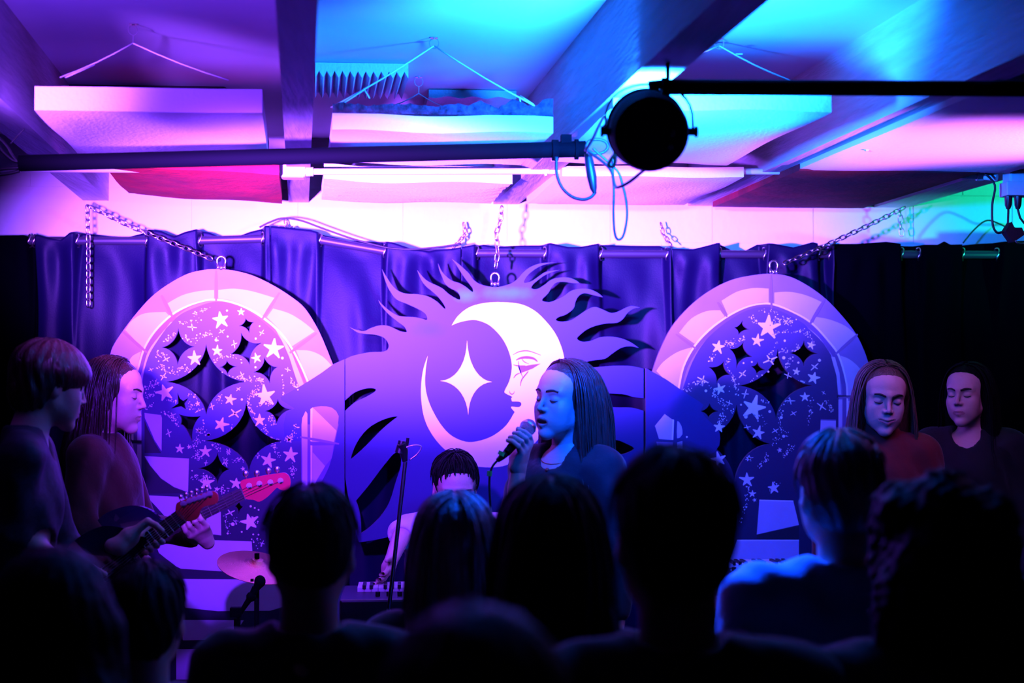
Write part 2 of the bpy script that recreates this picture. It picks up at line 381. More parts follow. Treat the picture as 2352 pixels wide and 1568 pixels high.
# ------------------------------------------------------------------ lighting rig
def bar(label, p0, p1, rad, ends=True):
    r = root('lighting_bar', (p0+p1)/2, label, 'bar', 'black lighting bars')
    m = MB(); m.tube([p0, p1], rad, 20); m.obj('tube', M_black, r, smooth='auto')
    return r
p0, p1 = P(45,375,4.1), P(1345,342,4.1)
rb = bar('black steel lighting bar across the left half below the ceiling panels', p0, p1, .0235)
m = MB(); c = P(1300,345,4.1); m.tube([P(1268,345,4.1), P(1282,345,4.1)], .031, 18); m.box((P(1300,318,4.1).x, 4.1, P(1300,322,4.1).z), (.03,.03,.03)); m.tube([P(1320,343,4.1), P(1328,343,4.1)], .03, 18); m.obj('clamp', M_black, rb, smooth='auto')
p0, p1 = P(1520,200,3.3), P(2700,206,3.3)
rb2 = bar('black steel lighting bar across the right half, in front of the beams', p0, p1, .0185)
for px in (1534, 2500): c = P(px, 201, 3.3); MB().tube([c, Vector((c.x,c.y,ZC))], .005, 8).obj('drop_wire', M_black, rb2)
m = MB().tube([P(1520,200,3.3), P(1530,200,3.3)], .0225, 18); m.obj('end_collar', M_black, rb2, smooth='auto')
# par can seen from behind, aimed up and away
pc = P(1491, 302, 3.3)
r = root('par_lamp', pc, 'round black stage lamp hanging from the end of the right bar, seen from behind', 'stage lamp')
ax = Vector((.05, 1, .3)).normalized(); Mq = Matrix.Translation(pc) @ ax.to_track_quat('Z', 'Y').to_matrix().to_4x4()
m = MB(); m.lathe([(.002,-.07),(.035,-.068),(.06,-.06),(.085,-.045),(.0915,-.02),(.0915,.05),(.096,.052),(.096,.066),(.0895,.068),(.0895,.055),(.002,.05)], 40, Mq)
m.obj('can', M_black, r, smooth='auto')
m = MB(); m.lathe([(.001,.0555),(.087,.0555),(.087,.058),(.001,.058)], 36, Mq); M_lens = mat('lamp lens', (.1,.6,1), .2, emis=(.03,.35,1), estr=6); m.obj('lens', M_lens, r)
for sg in (-1, 1):
    m = MB(); a = Mq @ Vector((sg*.088,0,-.0)); b = Mq @ Vector((sg*.108,0,-.0)); m.tube([a, b], .009, 10); m.tube([b, Mq @ Vector((sg*.114,0,0))], .013, 6); m.obj('knob', M_black, r, smooth='auto')
m = MB(); ya = []
hgt = P(1530,203,3.3)
for t in range(17):
    an = math.pi*t/16; ya.append(Mq @ Vector((-.104*math.cos(an), 0, 0)) + Vector((0, 0, .112*math.sin(an)**.6)))
for i in range(len(ya)-1):
    a, b = ya[i], ya[i+1]; m.tube([a, b], .010, 6, flat=.25)
m.tube([pc+Vector((0,0,.108)), pc+Vector((.03,0,.112)), Vector((hgt.x,hgt.y,hgt.z))], .012, 10)
m.obj('yoke', M_black, r, smooth='auto')
m = MB()
for px, py, q in ((1545,305,8),(1540,338,6)):
    c = P(px, py, 3.235); m.ball(c, .006, 8, sc=(1,.4,1.6 if q == 8 else 1))
m.obj('rivet', M_blackp, r, smooth=True)
def cable(label, pxs, Y, rad=.0028, Y2=None, name='power_cable', m_=None):
    pts = smooth(pxs, False, 6); n = len(pts)
    t = MB(); t.tube([P(x, y, Y+(0 if Y2 is None else (Y2-Y)*i/n)) for i, (x,y) in enumerate(pts)], rad, 8)
    return tag(t.obj(name, m_ or M_rubber, smooth=True), label, 'cable', 'cables around the round lamp')
cable('black cable looping low from the bar end round to the inline plug', [(1278,360),(1279,400),(1292,432),(1315,452),(1340,458),(1358,452),(1368,440)], 3.9, .0045)
cable('slim cable hanging in a long narrow loop', [(1408,360),(1408,400),(1410,440),(1409,490),(1412,535),(1420,550),(1432,540),(1440,500),(1438,460),(1430,425),(1420,395),(1395,370),(1372,350),(1362,340)], 3.8, .0035)
cable('cable crossing from the bar end up to the left knob of the round lamp', [(1345,345),(1362,318),(1375,290),(1388,268),(1393,280),(1388,290)], 3.75, .004, 3.35)
cable('cable curled in a small ring beside the bar end', [(1346,340),(1352,325),(1372,320),(1390,325),(1396,338),(1385,350),(1365,352),(1350,345)], 3.85, .004)
cable('cable running from the ring of cable to the underside of the round lamp', [(1350,348),(1372,362),(1392,378),(1405,396),(1412,424),(1420,430),(1445,418),(1470,398),(1480,390)], 3.8, .004, 3.35)
cable('cable kinked beside the left rim of the round lamp', [(1412,350),(1413,368),(1408,382),(1398,378),(1406,362),(1416,350)], 3.5, .0045)
r = root('inline_plug', P(1358,400,3.9), 'black tapered inline plug dangling under the bar end', 'plug')
MB().tube([P(1350,352,3.9), P(1354,375,3.9), P(1359,405,3.9), P(1363,432,3.9), P(1366,446,3.9)], [.010,.013,.014,.010,.004], 12).obj('plug_body', M_blackp, r, smooth='auto')
# cable bundle at the left end of the left bar
for k, pp in enumerate([[(-10,310),(15,335),(30,360),(50,378)], [(-10,325),(8,350),(30,368),(48,372)], [(-10,390),(15,387),(48,385)], [(-10,402),(20,398),(46,392)]]):
    t = MB().tube([P(x,y,4.1) for x,y in smooth(pp, False, 5)], .005, 8)
    tag(t.obj('power_cable', M_rubber, smooth=True), ['top','second','third','lowest'][k]+' of four black cables meeting the left end of the left bar', 'cable', 'cables at the left bar end')
tag(MB().tube([P(x,y,4.1) for x,y in smooth([(24,330),(40,312),(57,295)], False, 5)], .002, 6).obj('cable_tie', M_rubber, smooth=True), 'thin tie end sticking up from the cables at the left bar end', 'cable tie')

# ------------------------------------------------------------------ curtain rail and curtains
M_rail = mat('dark steel rail', (.035,.03,.05), .4, metal=.2)
YRD = 5.80
r = root('curtain_rail', P(1200,580,YRD), 'dark metal curtain rail in three bent lengths along the back wall', 'curtain rail')
rr_ = [((-250,553),(430,553)), ((430,553),(640,547)), ((715,548),(890,578)), ((905,580),(1400,583)), ((1400,583),(1900,583)), ((1900,583),(2900,586))]
def rail_py(px):
    for (a, b) in rr_:
        if a[0] <= px <= b[0]: return a[1]+(b[1]-a[1])*(px-a[0])/(b[0]-a[0])
    return 550 if px < 715 else 579
for seg in ([(-250,553),(430,553),(640,547)], [(700,545),(895,579)], [(905,580),(1400,583),(2900,586)]):
    m = MB(); m.tube([P(x,y,YRD) for x,y in seg], .0165, 16)
    m.obj('rail_tube', M_rail, r, smooth='auto')
for px in (-100, 650, 900, 1850, 2400):
    c = P(px, rail_py(px), YRD); MB().box((c.x, 5.9, c.z+.0), (.02,.2,.03)).obj('wall_bracket', M_rail, r)
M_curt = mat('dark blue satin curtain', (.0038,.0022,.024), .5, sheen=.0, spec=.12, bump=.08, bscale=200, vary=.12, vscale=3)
vis = [(-60,-10),(68,80),(178,338),(460,604),(735,884),(1095,1252),(1380,1532),(1652,1756),(1880,1905),(2070,2110),(2210,2290)]
topy = [(-250,545),(0,541),(60,540),(78,548),(90,538),(118,546),(145,552),(166,533),(182,532),(240,538),(290,541),(345,527),(370,530),(400,543),(425,533),(455,526),(480,530),(505,540),(540,540),(570,528),(612,518),(660,522),(715,528),(740,536),(800,549),(870,552),(900,556),(945,572),(985,577),(1000,574),(1040,571),(1090,561),(1110,558),(1140,563),(1200,560),(1240,560),(1262,558),(1300,567),(1330,567),(1375,559),(1400,559),(1450,561),(1520,561),(1540,571),(1590,572),(1640,558),(1655,557),(1690,574),(1715,574),(1745,558),(1770,559),(1815,568),(1862,556),(1880,560),(1960,560),(2030,555),(2085,562),(2145,562),(2160,554),(2175,562),(2210,561),(2260,556),(2340,553),(2600,556),(3000,556)]
def interp(tab, x):
    for (a, b) in zip(tab, tab[1:]):
        if a[0] <= x <= b[0]: return a[1]+(b[1]-a[1])*(x-a[0])/(b[0]-a[0])
    return tab[0][1] if x < tab[0][0] else tab[-1][1]
def behind(px):
    v = 0
    for a, b in vis:
        w_ = 10; v = max(v, min(1, max(0, (px-a)/w_+.5))*min(1, max(0, (b-px)/w_+.5)))
    return v
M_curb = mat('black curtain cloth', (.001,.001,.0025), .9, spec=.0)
def curtain(label, pxa, pxb, seed, zbot=.21, mt=None):
    rr = random.Random(seed); n = int((pxb-pxa)/3); rows = 30
    ph = [rr.uniform(0, 6.28) for _ in range(8)]
    vs = []; fs = []
    for i in range(n+1):
        px = pxa+(pxb-pxa)*i/n; bh_ = behind(px); x0 = P(px, 560, YRD).x
        zt = P(px, interp(topy, px), YRD-.03).z; zr = P(px, rail_py(px), YRD).z
        for j in range(rows+1):
            t = (j/rows)**1.6; z = zt+(zbot-zt)*t
            d = zr-z; k = math.exp(-max(d-.03, 0)/.22)
            wt = (-.034+.068*bh_)
            fold = .036*math.sin(x0*15+ph[0]+1.2*math.sin(x0*5+ph[1]))+.010*math.sin(x0*31+ph[2]+2*math.sin(x0*9+ph[3]))+.002*math.sin(x0*75+ph[4]+z*2)
            diag = .010*math.sin((x0*30+z*14)+ph[5])*math.exp(-max(d,0)/.35)*(1-math.exp(-max(d,0)/.05))
            y = YRD+wt*k+fold*(1-k)*.95+.012*k*math.sin(x0*60+ph[6])*(1-bh_)*min(1, max(d,0)/.05)+diag
            y = min(y, YRD+.12)
            if d > .1: y = max(y, 5.735)
            vs.append((x0+.004*math.sin(z*6+x0*20), y, z))
    for i in range(n):
        for j in range(rows): a = i*(rows+1)+j; fs.append((a, a+1, a+rows+2, a+rows+1))
    r = root('curtain', (P((pxa+pxb)/2,560,YRD).x, YRD, zbot), label, 'curtain', 'dark curtains on the rail')
    m = MB(); m.add(vs, fs); o = m.obj('curtain_cloth', mt or M_curt, r, smooth=True)
    md = o.modifiers.new('thick', 'SOLIDIFY'); md.thickness = .002
    for a, b in vis:
        for q in (a, b):
            if pxa < q < pxb:
                c = P(q, rail_py(q), YRD); ring = [c+Vector((.006*math.sin(t*2), -.026*math.cos(t)*.6, .026*math.sin(t))) for t in [k_*math.pi/8 for k_ in range(16)]]
                g = MB(); g.tube(ring, .0035, 6, closed=True); g.obj('eyelet', M_steel, r, smooth=True)
    return r
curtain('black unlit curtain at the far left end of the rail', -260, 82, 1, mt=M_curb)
curtain('dark blue curtain behind the left arch panel', 83, 622, 2)
curtain('violet lit curtain between the left arch and the sun', 623, 1060, 3)
curtain('blue curtain behind the sun and moon panel', 1061, 1540, 4)
curtain('dark blue curtain between the sun and the right arch', 1541, 1912, 5)
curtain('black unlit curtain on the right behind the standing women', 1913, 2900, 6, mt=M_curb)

# ------------------------------------------------------------------ chains
def chain(name, label, pts, link=.036, rad=.0028, group='steel chains', Yoff=0, shackle=None):
    pts = [Vector(p) for p in pts]
    r = root(name, pts[0], label, 'chain', group)
    seg = [(b-a).length for a, b in zip(pts, pts[1:])]; L = sum(seg); pitch = link*.78; n = max(2, int(L/pitch))
    def along(s):
        for a, b, l in zip(pts, pts[1:], seg):
            if s <= l: return a.lerp(b, s/l), (b-a).normalized()
            s -= l
        return pts[-1], (pts[-1]-pts[-2]).normalized()
    m = MB()
    for i in range(n):
        p, t = along((i+.5)*pitch); u = t.cross(Vector((0,1,0)))
        if u.length < .1: u = Vector((1,0,0))
        u.normalize(); w_ = t.cross(u)
        q = u*math.cos(.6)+w_*math.sin(.6) if i % 2 else w_*math.cos(.6)-u*math.sin(.6)
        ring = []
        for k in range(14):
            a = 2*math.pi*k/14; c_, s_ = math.cos(a), math.sin(a)
            ring.append(p+t*(math.copysign(link*.2, c_)*min(1,abs(c_)*3)+c_*link*.28)+q*s_*link*.26)
        m.tube(ring, rad, 6, closed=True)
    m.obj('links', M_steel, r, smooth=True)
    if shackle:
        c = Vector(shackle); m = MB(); w_ = .0165; hh = .04
        arc = [c+Vector((-w_*.75,0,-hh*.5))]+[c+Vector((-w_*math.cos(t), 0, w_*1.1*math.sin(t)+.004)) for t in [k*math.pi/10 for k in range(11)]]+[c+Vector((w_*.75,0,-hh*.5))]
        m.tube(arc, .0048, 8)
        for sg in (-1, 1): m.ball(c+Vector((sg*w_*.75,0,-hh*.5)), .0072, 10)
        m.tube([c+Vector((-w_*.75,0,-hh*.5)), c+Vector((w_*.75,0,-hh*.5))], .0035, 8)
        m.tube([c+Vector((0,0,-hh*.35)), c+Vector((0,0,-hh*.75))], .006, 8)
        m.obj('shackle', M_steel, r, smooth=True)
    return r
YBD = 5.6
chain('chain', 'steel chain slanting from the first beam down to the left arch', [P(203,472,5.72), P(300,520,5.70), P(420,568,5.66), P(497,600,5.6)], shackle=P(508,602,5.59))
chain('chain', 'loose steel chain dangling straight down in front of the far left curtain', [P(201,472,5.62), P(203,560,5.62), P(203,718,5.62)])
chain('chain', 'steel chain dropping from the third beam to the top of the sun', [P(1153,474,5.62), P(1149,510,5.62), P(1140,535,5.61), P(1143,580,5.6), P(1137,628,5.6)], shackle=P(1137,640,5.59))
chain('chain', 'steel chain slanting from the rightmost beam down to the right arch', [P(2078,477,5.75), P(1990,520,5.7), P(1900,562,5.66), P(1790,610,5.6)], shackle=P(1777,612,5.59))
chain('chain', 'short loose chain hanging over the wall above the right curtain', [P(2067,480,5.9), P(2069,520,5.9), P(2073,552,5.9)])
for k, (px, lab) in enumerate([(1065,'left of the centre chain'), (1518,'right of the long cable loop'), (655,'above the dip of the slanted rail')]):
    y0 = 512 if px != 655 else 506
    c = P(px, y0, 5.93)
    chain('chain', 'small chain and carabiner fixed to the wall '+lab, [c, P(px+4, y0+25, 5.92), P(px-12, y0+45, 5.88), P(px-26, y0+58, 5.84)] if px == 1065 else [c, P(px+5,y0+25,5.92), P(px+24,y0+(50 if px > 1000 else 14),5.88)], link=.03)
pts = smooth([(596,522),(620,510),(650,501),(690,506),(735,522),(800,545),(860,562),(900,570),(950,572),(1010,567),(1060,560)], False, 6)
tag(MB().tube([P(x,y,5.76) for x,y in pts], .004, 8).obj('power_cable', M_rubber, smooth=True), 'dark cable lying along the top edge of the centre curtains', 'cable')
# ------------------------------------------------------------------ painted cut-out boards
YF = 5.60
def tr(ox, oy, sc):
    def f(pts): 
        o = []
        for q in pts: v = P(ox+q[0]/sc, oy+q[1]/sc, YF); o.append((v.x, v.z))
        return o
    return f
T6 = tr(780,560,2.904); T5 = tr(240,560,3.137); T7 = tr(1450,560,3.137); T3 = tr(780,980,3.41); T1 = tr(0,0,1); T8 = tr(240,800,3.409)
M_sun = zramp('violet blue board paint', [(0,(.005,.009,.11)),(.45,(.013,.017,.19)),(1,(.022,.036,.30))], .6, 1.2, 2.3)  # darkens downwards: fall-off of the light put into the paint
M_moon = mat('white board paint', (.8,.85,.9), .6, vary=.03, vscale=6)
M_line = mat('violet line paint', (.12,.07,.4), .6)
M_stone = mat('lilac stone paint', (.26,.20,.5), .65, vary=.12, vscale=7)
M_stl = mat('pale stone paint', (.58,.52,.76), .65, vary=.06, vscale=9)
M_edge = mat('cream highlight paint', (.92,.88,.92), .6)
M_ring = mat('violet band paint', (.15,.10,.34), .65, vary=.1, vscale=12)
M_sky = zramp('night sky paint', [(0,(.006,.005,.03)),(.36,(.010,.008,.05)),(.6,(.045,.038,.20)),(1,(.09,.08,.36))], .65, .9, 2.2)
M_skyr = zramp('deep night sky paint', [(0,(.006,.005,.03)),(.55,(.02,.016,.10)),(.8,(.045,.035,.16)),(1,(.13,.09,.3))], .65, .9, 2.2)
M_navy = mat('navy paint', (.008,.007,.03), .65)
M_blue = mat('sprayed blue paint', (.02,.06,.5), .65); M_teal = mat('sprayed teal paint', (.05,.32,.42), .65)
M_jt = mat('violet joint paint', (.22,.15,.36), .7)
M_wood = mat('board edge', (.2,.13,.2), .8)

def star4(T, R_, B, L, k=.24):
    """four pointed hole with curved-in sides"""
    cx = (T[0]+B[0])/2*.5+(L[0]+R_[0])/2*.5; cy = (L[1]+R_[1])/2*.5+(T[1]+B[1])/2*.5
    cx = (T[0]+B[0])/2; cy = (L[1]+R_[1])/2
    out = []
    tips = [T, R_, B, L]
    for i in range(4):
        a, b = tips[i], tips[(i+1) % 4]
        m = (cx+(a[0]+b[0]-2*cx)*k*.62, cy+(a[1]+b[1]-2*cy)*k*.62)
        c1 = (a[0]*.38+m[0]*.62+ (cx-m[0])*.25, a[1]*.38+m[1]*.62); c2 = (b[0]*.38+m[0]*.62, b[1]*.38+m[1]*.62+(cy-m[1])*.25)
        if i % 2: c1 = (a[0]*.38+m[0]*.62, a[1]*.38+m[1]*.62+(cy-m[1])*.25); c2 = (b[0]*.38+m[0]*.62+(cx-m[0])*.25, b[1]*.38+m[1]*.62)
        for k_ in range(9):
            t = k_/9; out.append(tuple((1-t)**3*a[j]+3*(1-t)**2*t*c1[j]+3*(1-t)*t*t*c2[j]+t**3*b[j] for j in (0,1)))
    return out
def star5(cx, cy, r, rot=0, inner=.42, seed=0):
    rr = random.Random(int(cx*7+cy*3)+seed); pts = []
    for i in range(10):
        a = -math.pi/2+i*math.pi/5+rot; q = r*(1+rr.uniform(-.12,.12)) if i % 2 == 0 else r*inner*(1+rr.uniform(-.06,.06))
        if i % 2 == 0:
            for d in (-.06, .06): pts.append((cx+q*math.cos(a+d), cy+q*math.sin(a+d)))
        else: pts.append((cx+q*math.cos(a), cy+q*math.sin(a)))
    return pts
def stroke(pts, w):
    """tapered brush stroke outline"""
    L = []; Rr = []; n = len(pts)
    for i in range(n):
        a = pts[max(0,i-1)]; b = pts[min(n-1,i+1)]; d = math.hypot(b[0]-a[0], b[1]-a[1]) or 1
        nx, ny = -(b[1]-a[1])/d, (b[0]-a[0])/d; q = w*(.25+.75*math.sin(math.pi*(i+.5)/n)) if n > 2 else w
        L.append((pts[i][0]+nx*q, pts[i][1]+ny*q)); Rr.append((pts[i][0]-nx*q, pts[i][1]-ny*q))
    return L+Rr[::-1]
def cross(cx, cy, r, rot):
    o = []
    for a, k in ((rot, 1), (rot+1.35, .75)):
        dx, dy = math.cos(a)*r*k, math.sin(a)*r*k
        o.append(stroke([(cx-dx,cy-dy),(cx-dx*.3,cy-dy*.3),(cx+dx*.3,cy+dy*.3),(cx+dx,cy+dy)], r*.12))
    return o
def disc(cx, cy, r, n=9): return [(cx+r*math.cos(2*math.pi*k/n), cy+r*math.sin(2*math.pi*k/n)) for k in range(n)]
def inside(p, poly):
    x, y = p; c = False
    for i in range(len(poly)):
        (x1,y1),(x2,y2) = poly[i], poly[i-1]
        if (y1 > y) != (y2 > y) and x < (x2-x1)*(y-y1)/(y2-y1)+x1: c = not c
    return c

# ---- centre: sun with moon
SUN = []; sharp = []
def S(*pts, tip=False):
    for p in pts: SUN.append(p)
    if tip: sharp.append(len(SUN)-1)
S((38,768),tip=True); S((90,745),(200,722),(290,718),(322,700),(325,665),(295,625),(235,605),(175,600),(120,590)); S((65,553),tip=True)
S((110,572),(165,580),(210,560),(270,543),(330,548),(400,580),(440,588),(448,580),(430,550),(390,520),(340,480),(300,440),(270,400)); S((258,373),tip=True)
S((290,410),(340,450),(390,478),(440,485),(500,488),(550,498),(580,506),(584,488),(566,460),(520,432),(450,400),(380,370),(340,320),(310,260)); S((282,168),tip=True)
S((310,215),(350,275),(395,315),(450,332),(520,335),(590,350),(650,385),(700,432),(704,418),(680,380),(650,345),(610,310),(575,280),(545,240)); S((518,175),tip=True)
S((560,225),(600,255),(650,278),(690,300),(730,335),(795,372),(805,352),(785,318),(740,295),(705,265),(685,220),(665,170)); S((657,130),tip=True)
S((680,180),(710,215),(750,245),(800,262),(840,285),(886,320),(889,298),(870,270),(835,225),(805,180),(780,140)); S((750,100),tip=True)
S((790,130),(830,165),(865,200),(890,235),(930,265),(990,283),(1050,287),(1100,278),(1150,260),(1190,230),(1230,185),(1280,150),(1350,128)); S((1450,123),tip=True)
S((1400,130),(1340,148),(1290,178),(1250,215),(1230,258),(1280,248),(1330,215),(1380,185)); S((1470,173),tip=True)
S((1420,188),(1370,208),(1325,240),(1290,270),(1280,296),(1320,300),(1370,270),(1410,240),(1460,225),(1530,225),(1580,245)); S((1600,263),tip=True)
S((1550,260),(1500,252),(1450,257),(1420,280),(1390,330),(1350,375),(1400,388),(1450,370),(1500,345),(1540,315),(1590,300),(1660,300),(1720,325)); S((1757,355),tip=True)
S((1700,342),(1640,328),(1600,342),(1575,380),(1560,430),(1510,470),(1460,488),(1443,507),(1475,518),(1540,510),(1590,480),(1650,440),(1700,420),(1750,435),(1810,460),(1860,450),(1910,425),(1950,413)); S((2003,424),tip=True)
S((1960,432),(1920,460),(1890,500),(1850,525),(1780,530),(1710,545),(1650,570),(1605,605),(1584,632),(1620,652),(1680,645),(1740,622),(1810,618),(1880,630),(1940,655)); S((1995,692),tip=True)
S((1940,682),(1880,692),(1820,730),(1770,765),(1700,775),(1652,785),(1642,803),(1680,822),(1750,818),(1850,812),(1950,815)); S((2027,832),tip=True)
S((2027,1028),tip=True); S((1960,1020),(1900,1003),(1830,998),(1740,992),(1668,972),(1640,990),(1690,1045),(1760,1082),(1850,1090),(1950,1092)); S((2027,1112),tip=True)
S((2027,1560),tip=True); S((1850,1640),(1700,1760),(1500,1900),(1250,1990),(950,2010),(700,1960),(560,1880),(500,1900),(300,1960)); S((130,1990),tip=True)
S((90,1860),(60,1700)); S((38,1560),tip=True); S((38,1112),tip=True); S((100,1058),(180,1018),(235,985),(236,965),(180,963),(100,990)); S((38,1042),tip=True)
sun = T6(smooth(SUN, True, 4, sharp))
holes = [T6(smooth([(75,1435),(90,1380),(130,1300),(190,1230),(260,1185),(340,1155),(390,1150),(350,1180),(290,1230),(220,1300),(150,1370)], True, 3, [0,6])),
         T3(smooth([(478,183),(420,215),(340,310),(250,430),(190,505),(128,578),(150,640),(165,720),(168,832),(230,790),(320,700),(390,590),(440,430),(480,300)], True, 3, [0,5,8])),
         T6(smooth([(1760,1350),(1790,1315),(1850,1308),(1910,1330),(1965,1365),(1900,1400),(1830,1410),(1770,1430)], True, 3))]
rs = root('sun_board', (P(1137,1000,YF).x, YF, .2), 'violet cut-out board of a wavy rayed sun with a white crescent moon face', 'board', 'painted stage boards')
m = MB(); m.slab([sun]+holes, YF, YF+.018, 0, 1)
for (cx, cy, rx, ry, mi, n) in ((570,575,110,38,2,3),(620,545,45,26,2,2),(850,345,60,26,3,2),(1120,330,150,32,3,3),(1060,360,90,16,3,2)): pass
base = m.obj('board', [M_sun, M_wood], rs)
# soft sprayed patches are part of the board's paint: mix them in by position
nt = M_sun.node_tree; bs = nt.nodes['Principled BSDF']; src = bs.inputs['Base Color'].links[0].from_socket
geo = nt.nodes.new('ShaderNodeNewGeometry')
for (px, py, sx, sz, col, st_) in ((985,758,.075,.035,(.002,.03,.9),.95),(1070,678,.06,.03,(.008,.22,.5),.9),(1165,672,.13,.03,(.008,.22,.5),.8)):
    c = P(px, py, YF); v = nt.nodes.new('ShaderNodeVectorMath'); v.operation = 'SUBTRACT'; v.inputs[1].default_value = c
    s = nt.nodes.new('ShaderNodeVectorMath'); s.operation = 'MULTIPLY'; s.inputs[1].default_value = (1/sx, 0, 1/sz)
    l = nt.nodes.new('ShaderNodeVectorMath'); l.operation = 'LENGTH'
    nz_ = nt.nodes.new('ShaderNodeTexNoise'); nz_.inputs['Scale'].default_value = 14; nz_.inputs['Detail'].default_value = 5
    ad = nt.nodes.new('ShaderNodeMath'); ad.operation = 'MULTIPLY_ADD'; ad.inputs[1].default_value = 1.3; 
    mr = nt.nodes.new('ShaderNodeMapRange'); mr.inputs[1].default_value = 1.75; mr.inputs[2].default_value = .8; mr.inputs[3].default_value = 0; mr.inputs[4].default_value = st_
    mx = nt.nodes.new('ShaderNodeMix'); mx.data_type = 'RGBA'
    nt.links.new(geo.outputs['Position'], v.inputs[0]); nt.links.new(v.outputs[0], s.inputs[0]); nt.links.new(s.outputs[0], l.inputs[0])
    nt.links.new(geo.outputs['Position'], nz_.inputs['Vector']); nt.links.new(nz_.outputs['Fac'], ad.inputs[0]); nt.links.new(l.outputs['Value'], ad.inputs[2])
    nt.links.new(ad.outputs[0], mr.inputs[0]); nt.links.new(mr.outputs[0], mx.inputs[0]); nt.links.new(src, mx.inputs[6]); mx.inputs[7].default_value = (*col, 1)
    src = mx.outputs[2]
nt.links.new(src, bs.inputs['Base Color'])
out_ = [(748,543),(790,480),(860,425),(950,397),(1060,388),(1200,400),(1300,445),(1380,520),(1440,600),(1480,690),(1500,780),(1500,900),(1470,1050),(1400,1200),(1300,1330),(1200,1420),(1110,1475),(1000,1490),(880,1475),(770,1420),(680,1350),(610,1260),(565,1160),(545,1040),(545,930),(560,830),(588,745)]
in_ = [(575,830),(570,930),(585,1020),(620,1110),(680,1210),(750,1280),(840,1318),(920,1315),(1020,1280),(1110,1210),(1168,1120),(1145,1093),(1150,1085),(1195,1088),(1213,1070),(1200,1052),(1150,1050),(1145,1030),(1150,1018),(1105,995),(1103,975),(1130,920),(1145,860),(1148,800),(1130,720),(1085,630),(1010,550),(940,515),(880,507),(800,522)]
MN = out_+in_
m = MB(); m.slab([T6(smooth(MN, True, 4, [0, 26, 37, 43]))], YF-.002, YF+.0005, 0)
for pts, w_ in (([(1155,740),(1200,718),(1260,714),(1342,742)],4),([(1177,775),(1210,760),(1255,757),(1295,765),(1320,785)],9),([(1158,805),(1190,813),(1240,812)],4),([(1192,780),(1196,820),(1205,850),(1222,890)],4),
                ([(1160,895),(1178,872),(1205,860)],4),([(1205,948),(1215,905),(1250,860),(1258,848)],4.5),([(1132,978),(1136,994),(1148,1002),(1160,997),(1166,982)],3.5),([(1215,765),(1230,785),(1262,800)],3)):
    m.poly([T6(stroke(smooth(pts, False, 5), w_))], YF-.0026, 1)
m.poly([T6([(1190,818),(1230,815),(1280,805),(1340,798),(1290,830),(1240,850),(1205,862)])], YF-.0026, 1)
m.obj('crescent_moon', [M_moon, M_line], rs)
m = MB(); m.slab([T6(star4((850,643),(1017,920),(858,1142),(672,913),.12))], YF-.002, YF+.0005); m.obj('painted_star', M_moon, rs)

# ---- arches
def arch_board(label, T, outline, osharp, holes, layers, stars, crosses, dots, specks, sky, seed, rootpx, ramp=None, joints=()):
    r = root('arch_board', (P(rootpx,900,YF).x, YF, .2), label, 'board', 'painted stage boards')
    m = MB(); H = [T(smooth(h, True, 1)) for h in holes]
    m.slab([T(outline)]+H, YF, YF+.018, 0, 1)
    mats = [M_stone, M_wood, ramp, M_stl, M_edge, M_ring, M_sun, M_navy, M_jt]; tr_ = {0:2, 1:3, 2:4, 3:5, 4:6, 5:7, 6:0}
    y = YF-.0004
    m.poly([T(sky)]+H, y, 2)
    for li, (mi, pts, TT) in enumerate(layers):
        m.poly([(TT or T)(pts)], y-.0003*(1+li/len(layers)*2), tr_[mi])
    s = m; yy = YF-.0014; rr = random.Random(seed)
    def ok(p): return inside(p, sky) and not any(inside(p, h) for h in holes)
    for (cx, cy, q) in stars: s.poly([T(star5(cx, cy, q, rr.uniform(-.3,.3)))], yy, 4)
    for (cx, cy, q) in crosses:
        for c in cross(cx, cy, q, rr.uniform(0, 3)): s.poly([T(c)], yy, 4)
    for (cx, cy, q) in dots: s.poly([T(disc(cx, cy, q))], yy, 4)
    for path, n_, sp in specks:
        pp = smooth(path, False, 8)
        for _ in range(n_):
            p = rr.choice(pp); q = (p[0]+rr.gauss(0, sp), p[1]+rr.gauss(0, sp))
            if ok(q): s.poly([T(disc(q[0], q[1], rr.choice((2.2,3,3,4,5.5)), 6))], yy, 4)
    for (a, b, w_) in joints: m.poly([T(stroke([a, ((a[0]*2+b[0])/3,(a[1]*2+b[1])/3), ((a[0]+2*b[0])/3,(a[1]+2*b[1])/3), b], w_))], YF-.0017, 8)
    m.obj('board', mats, r)
    return r
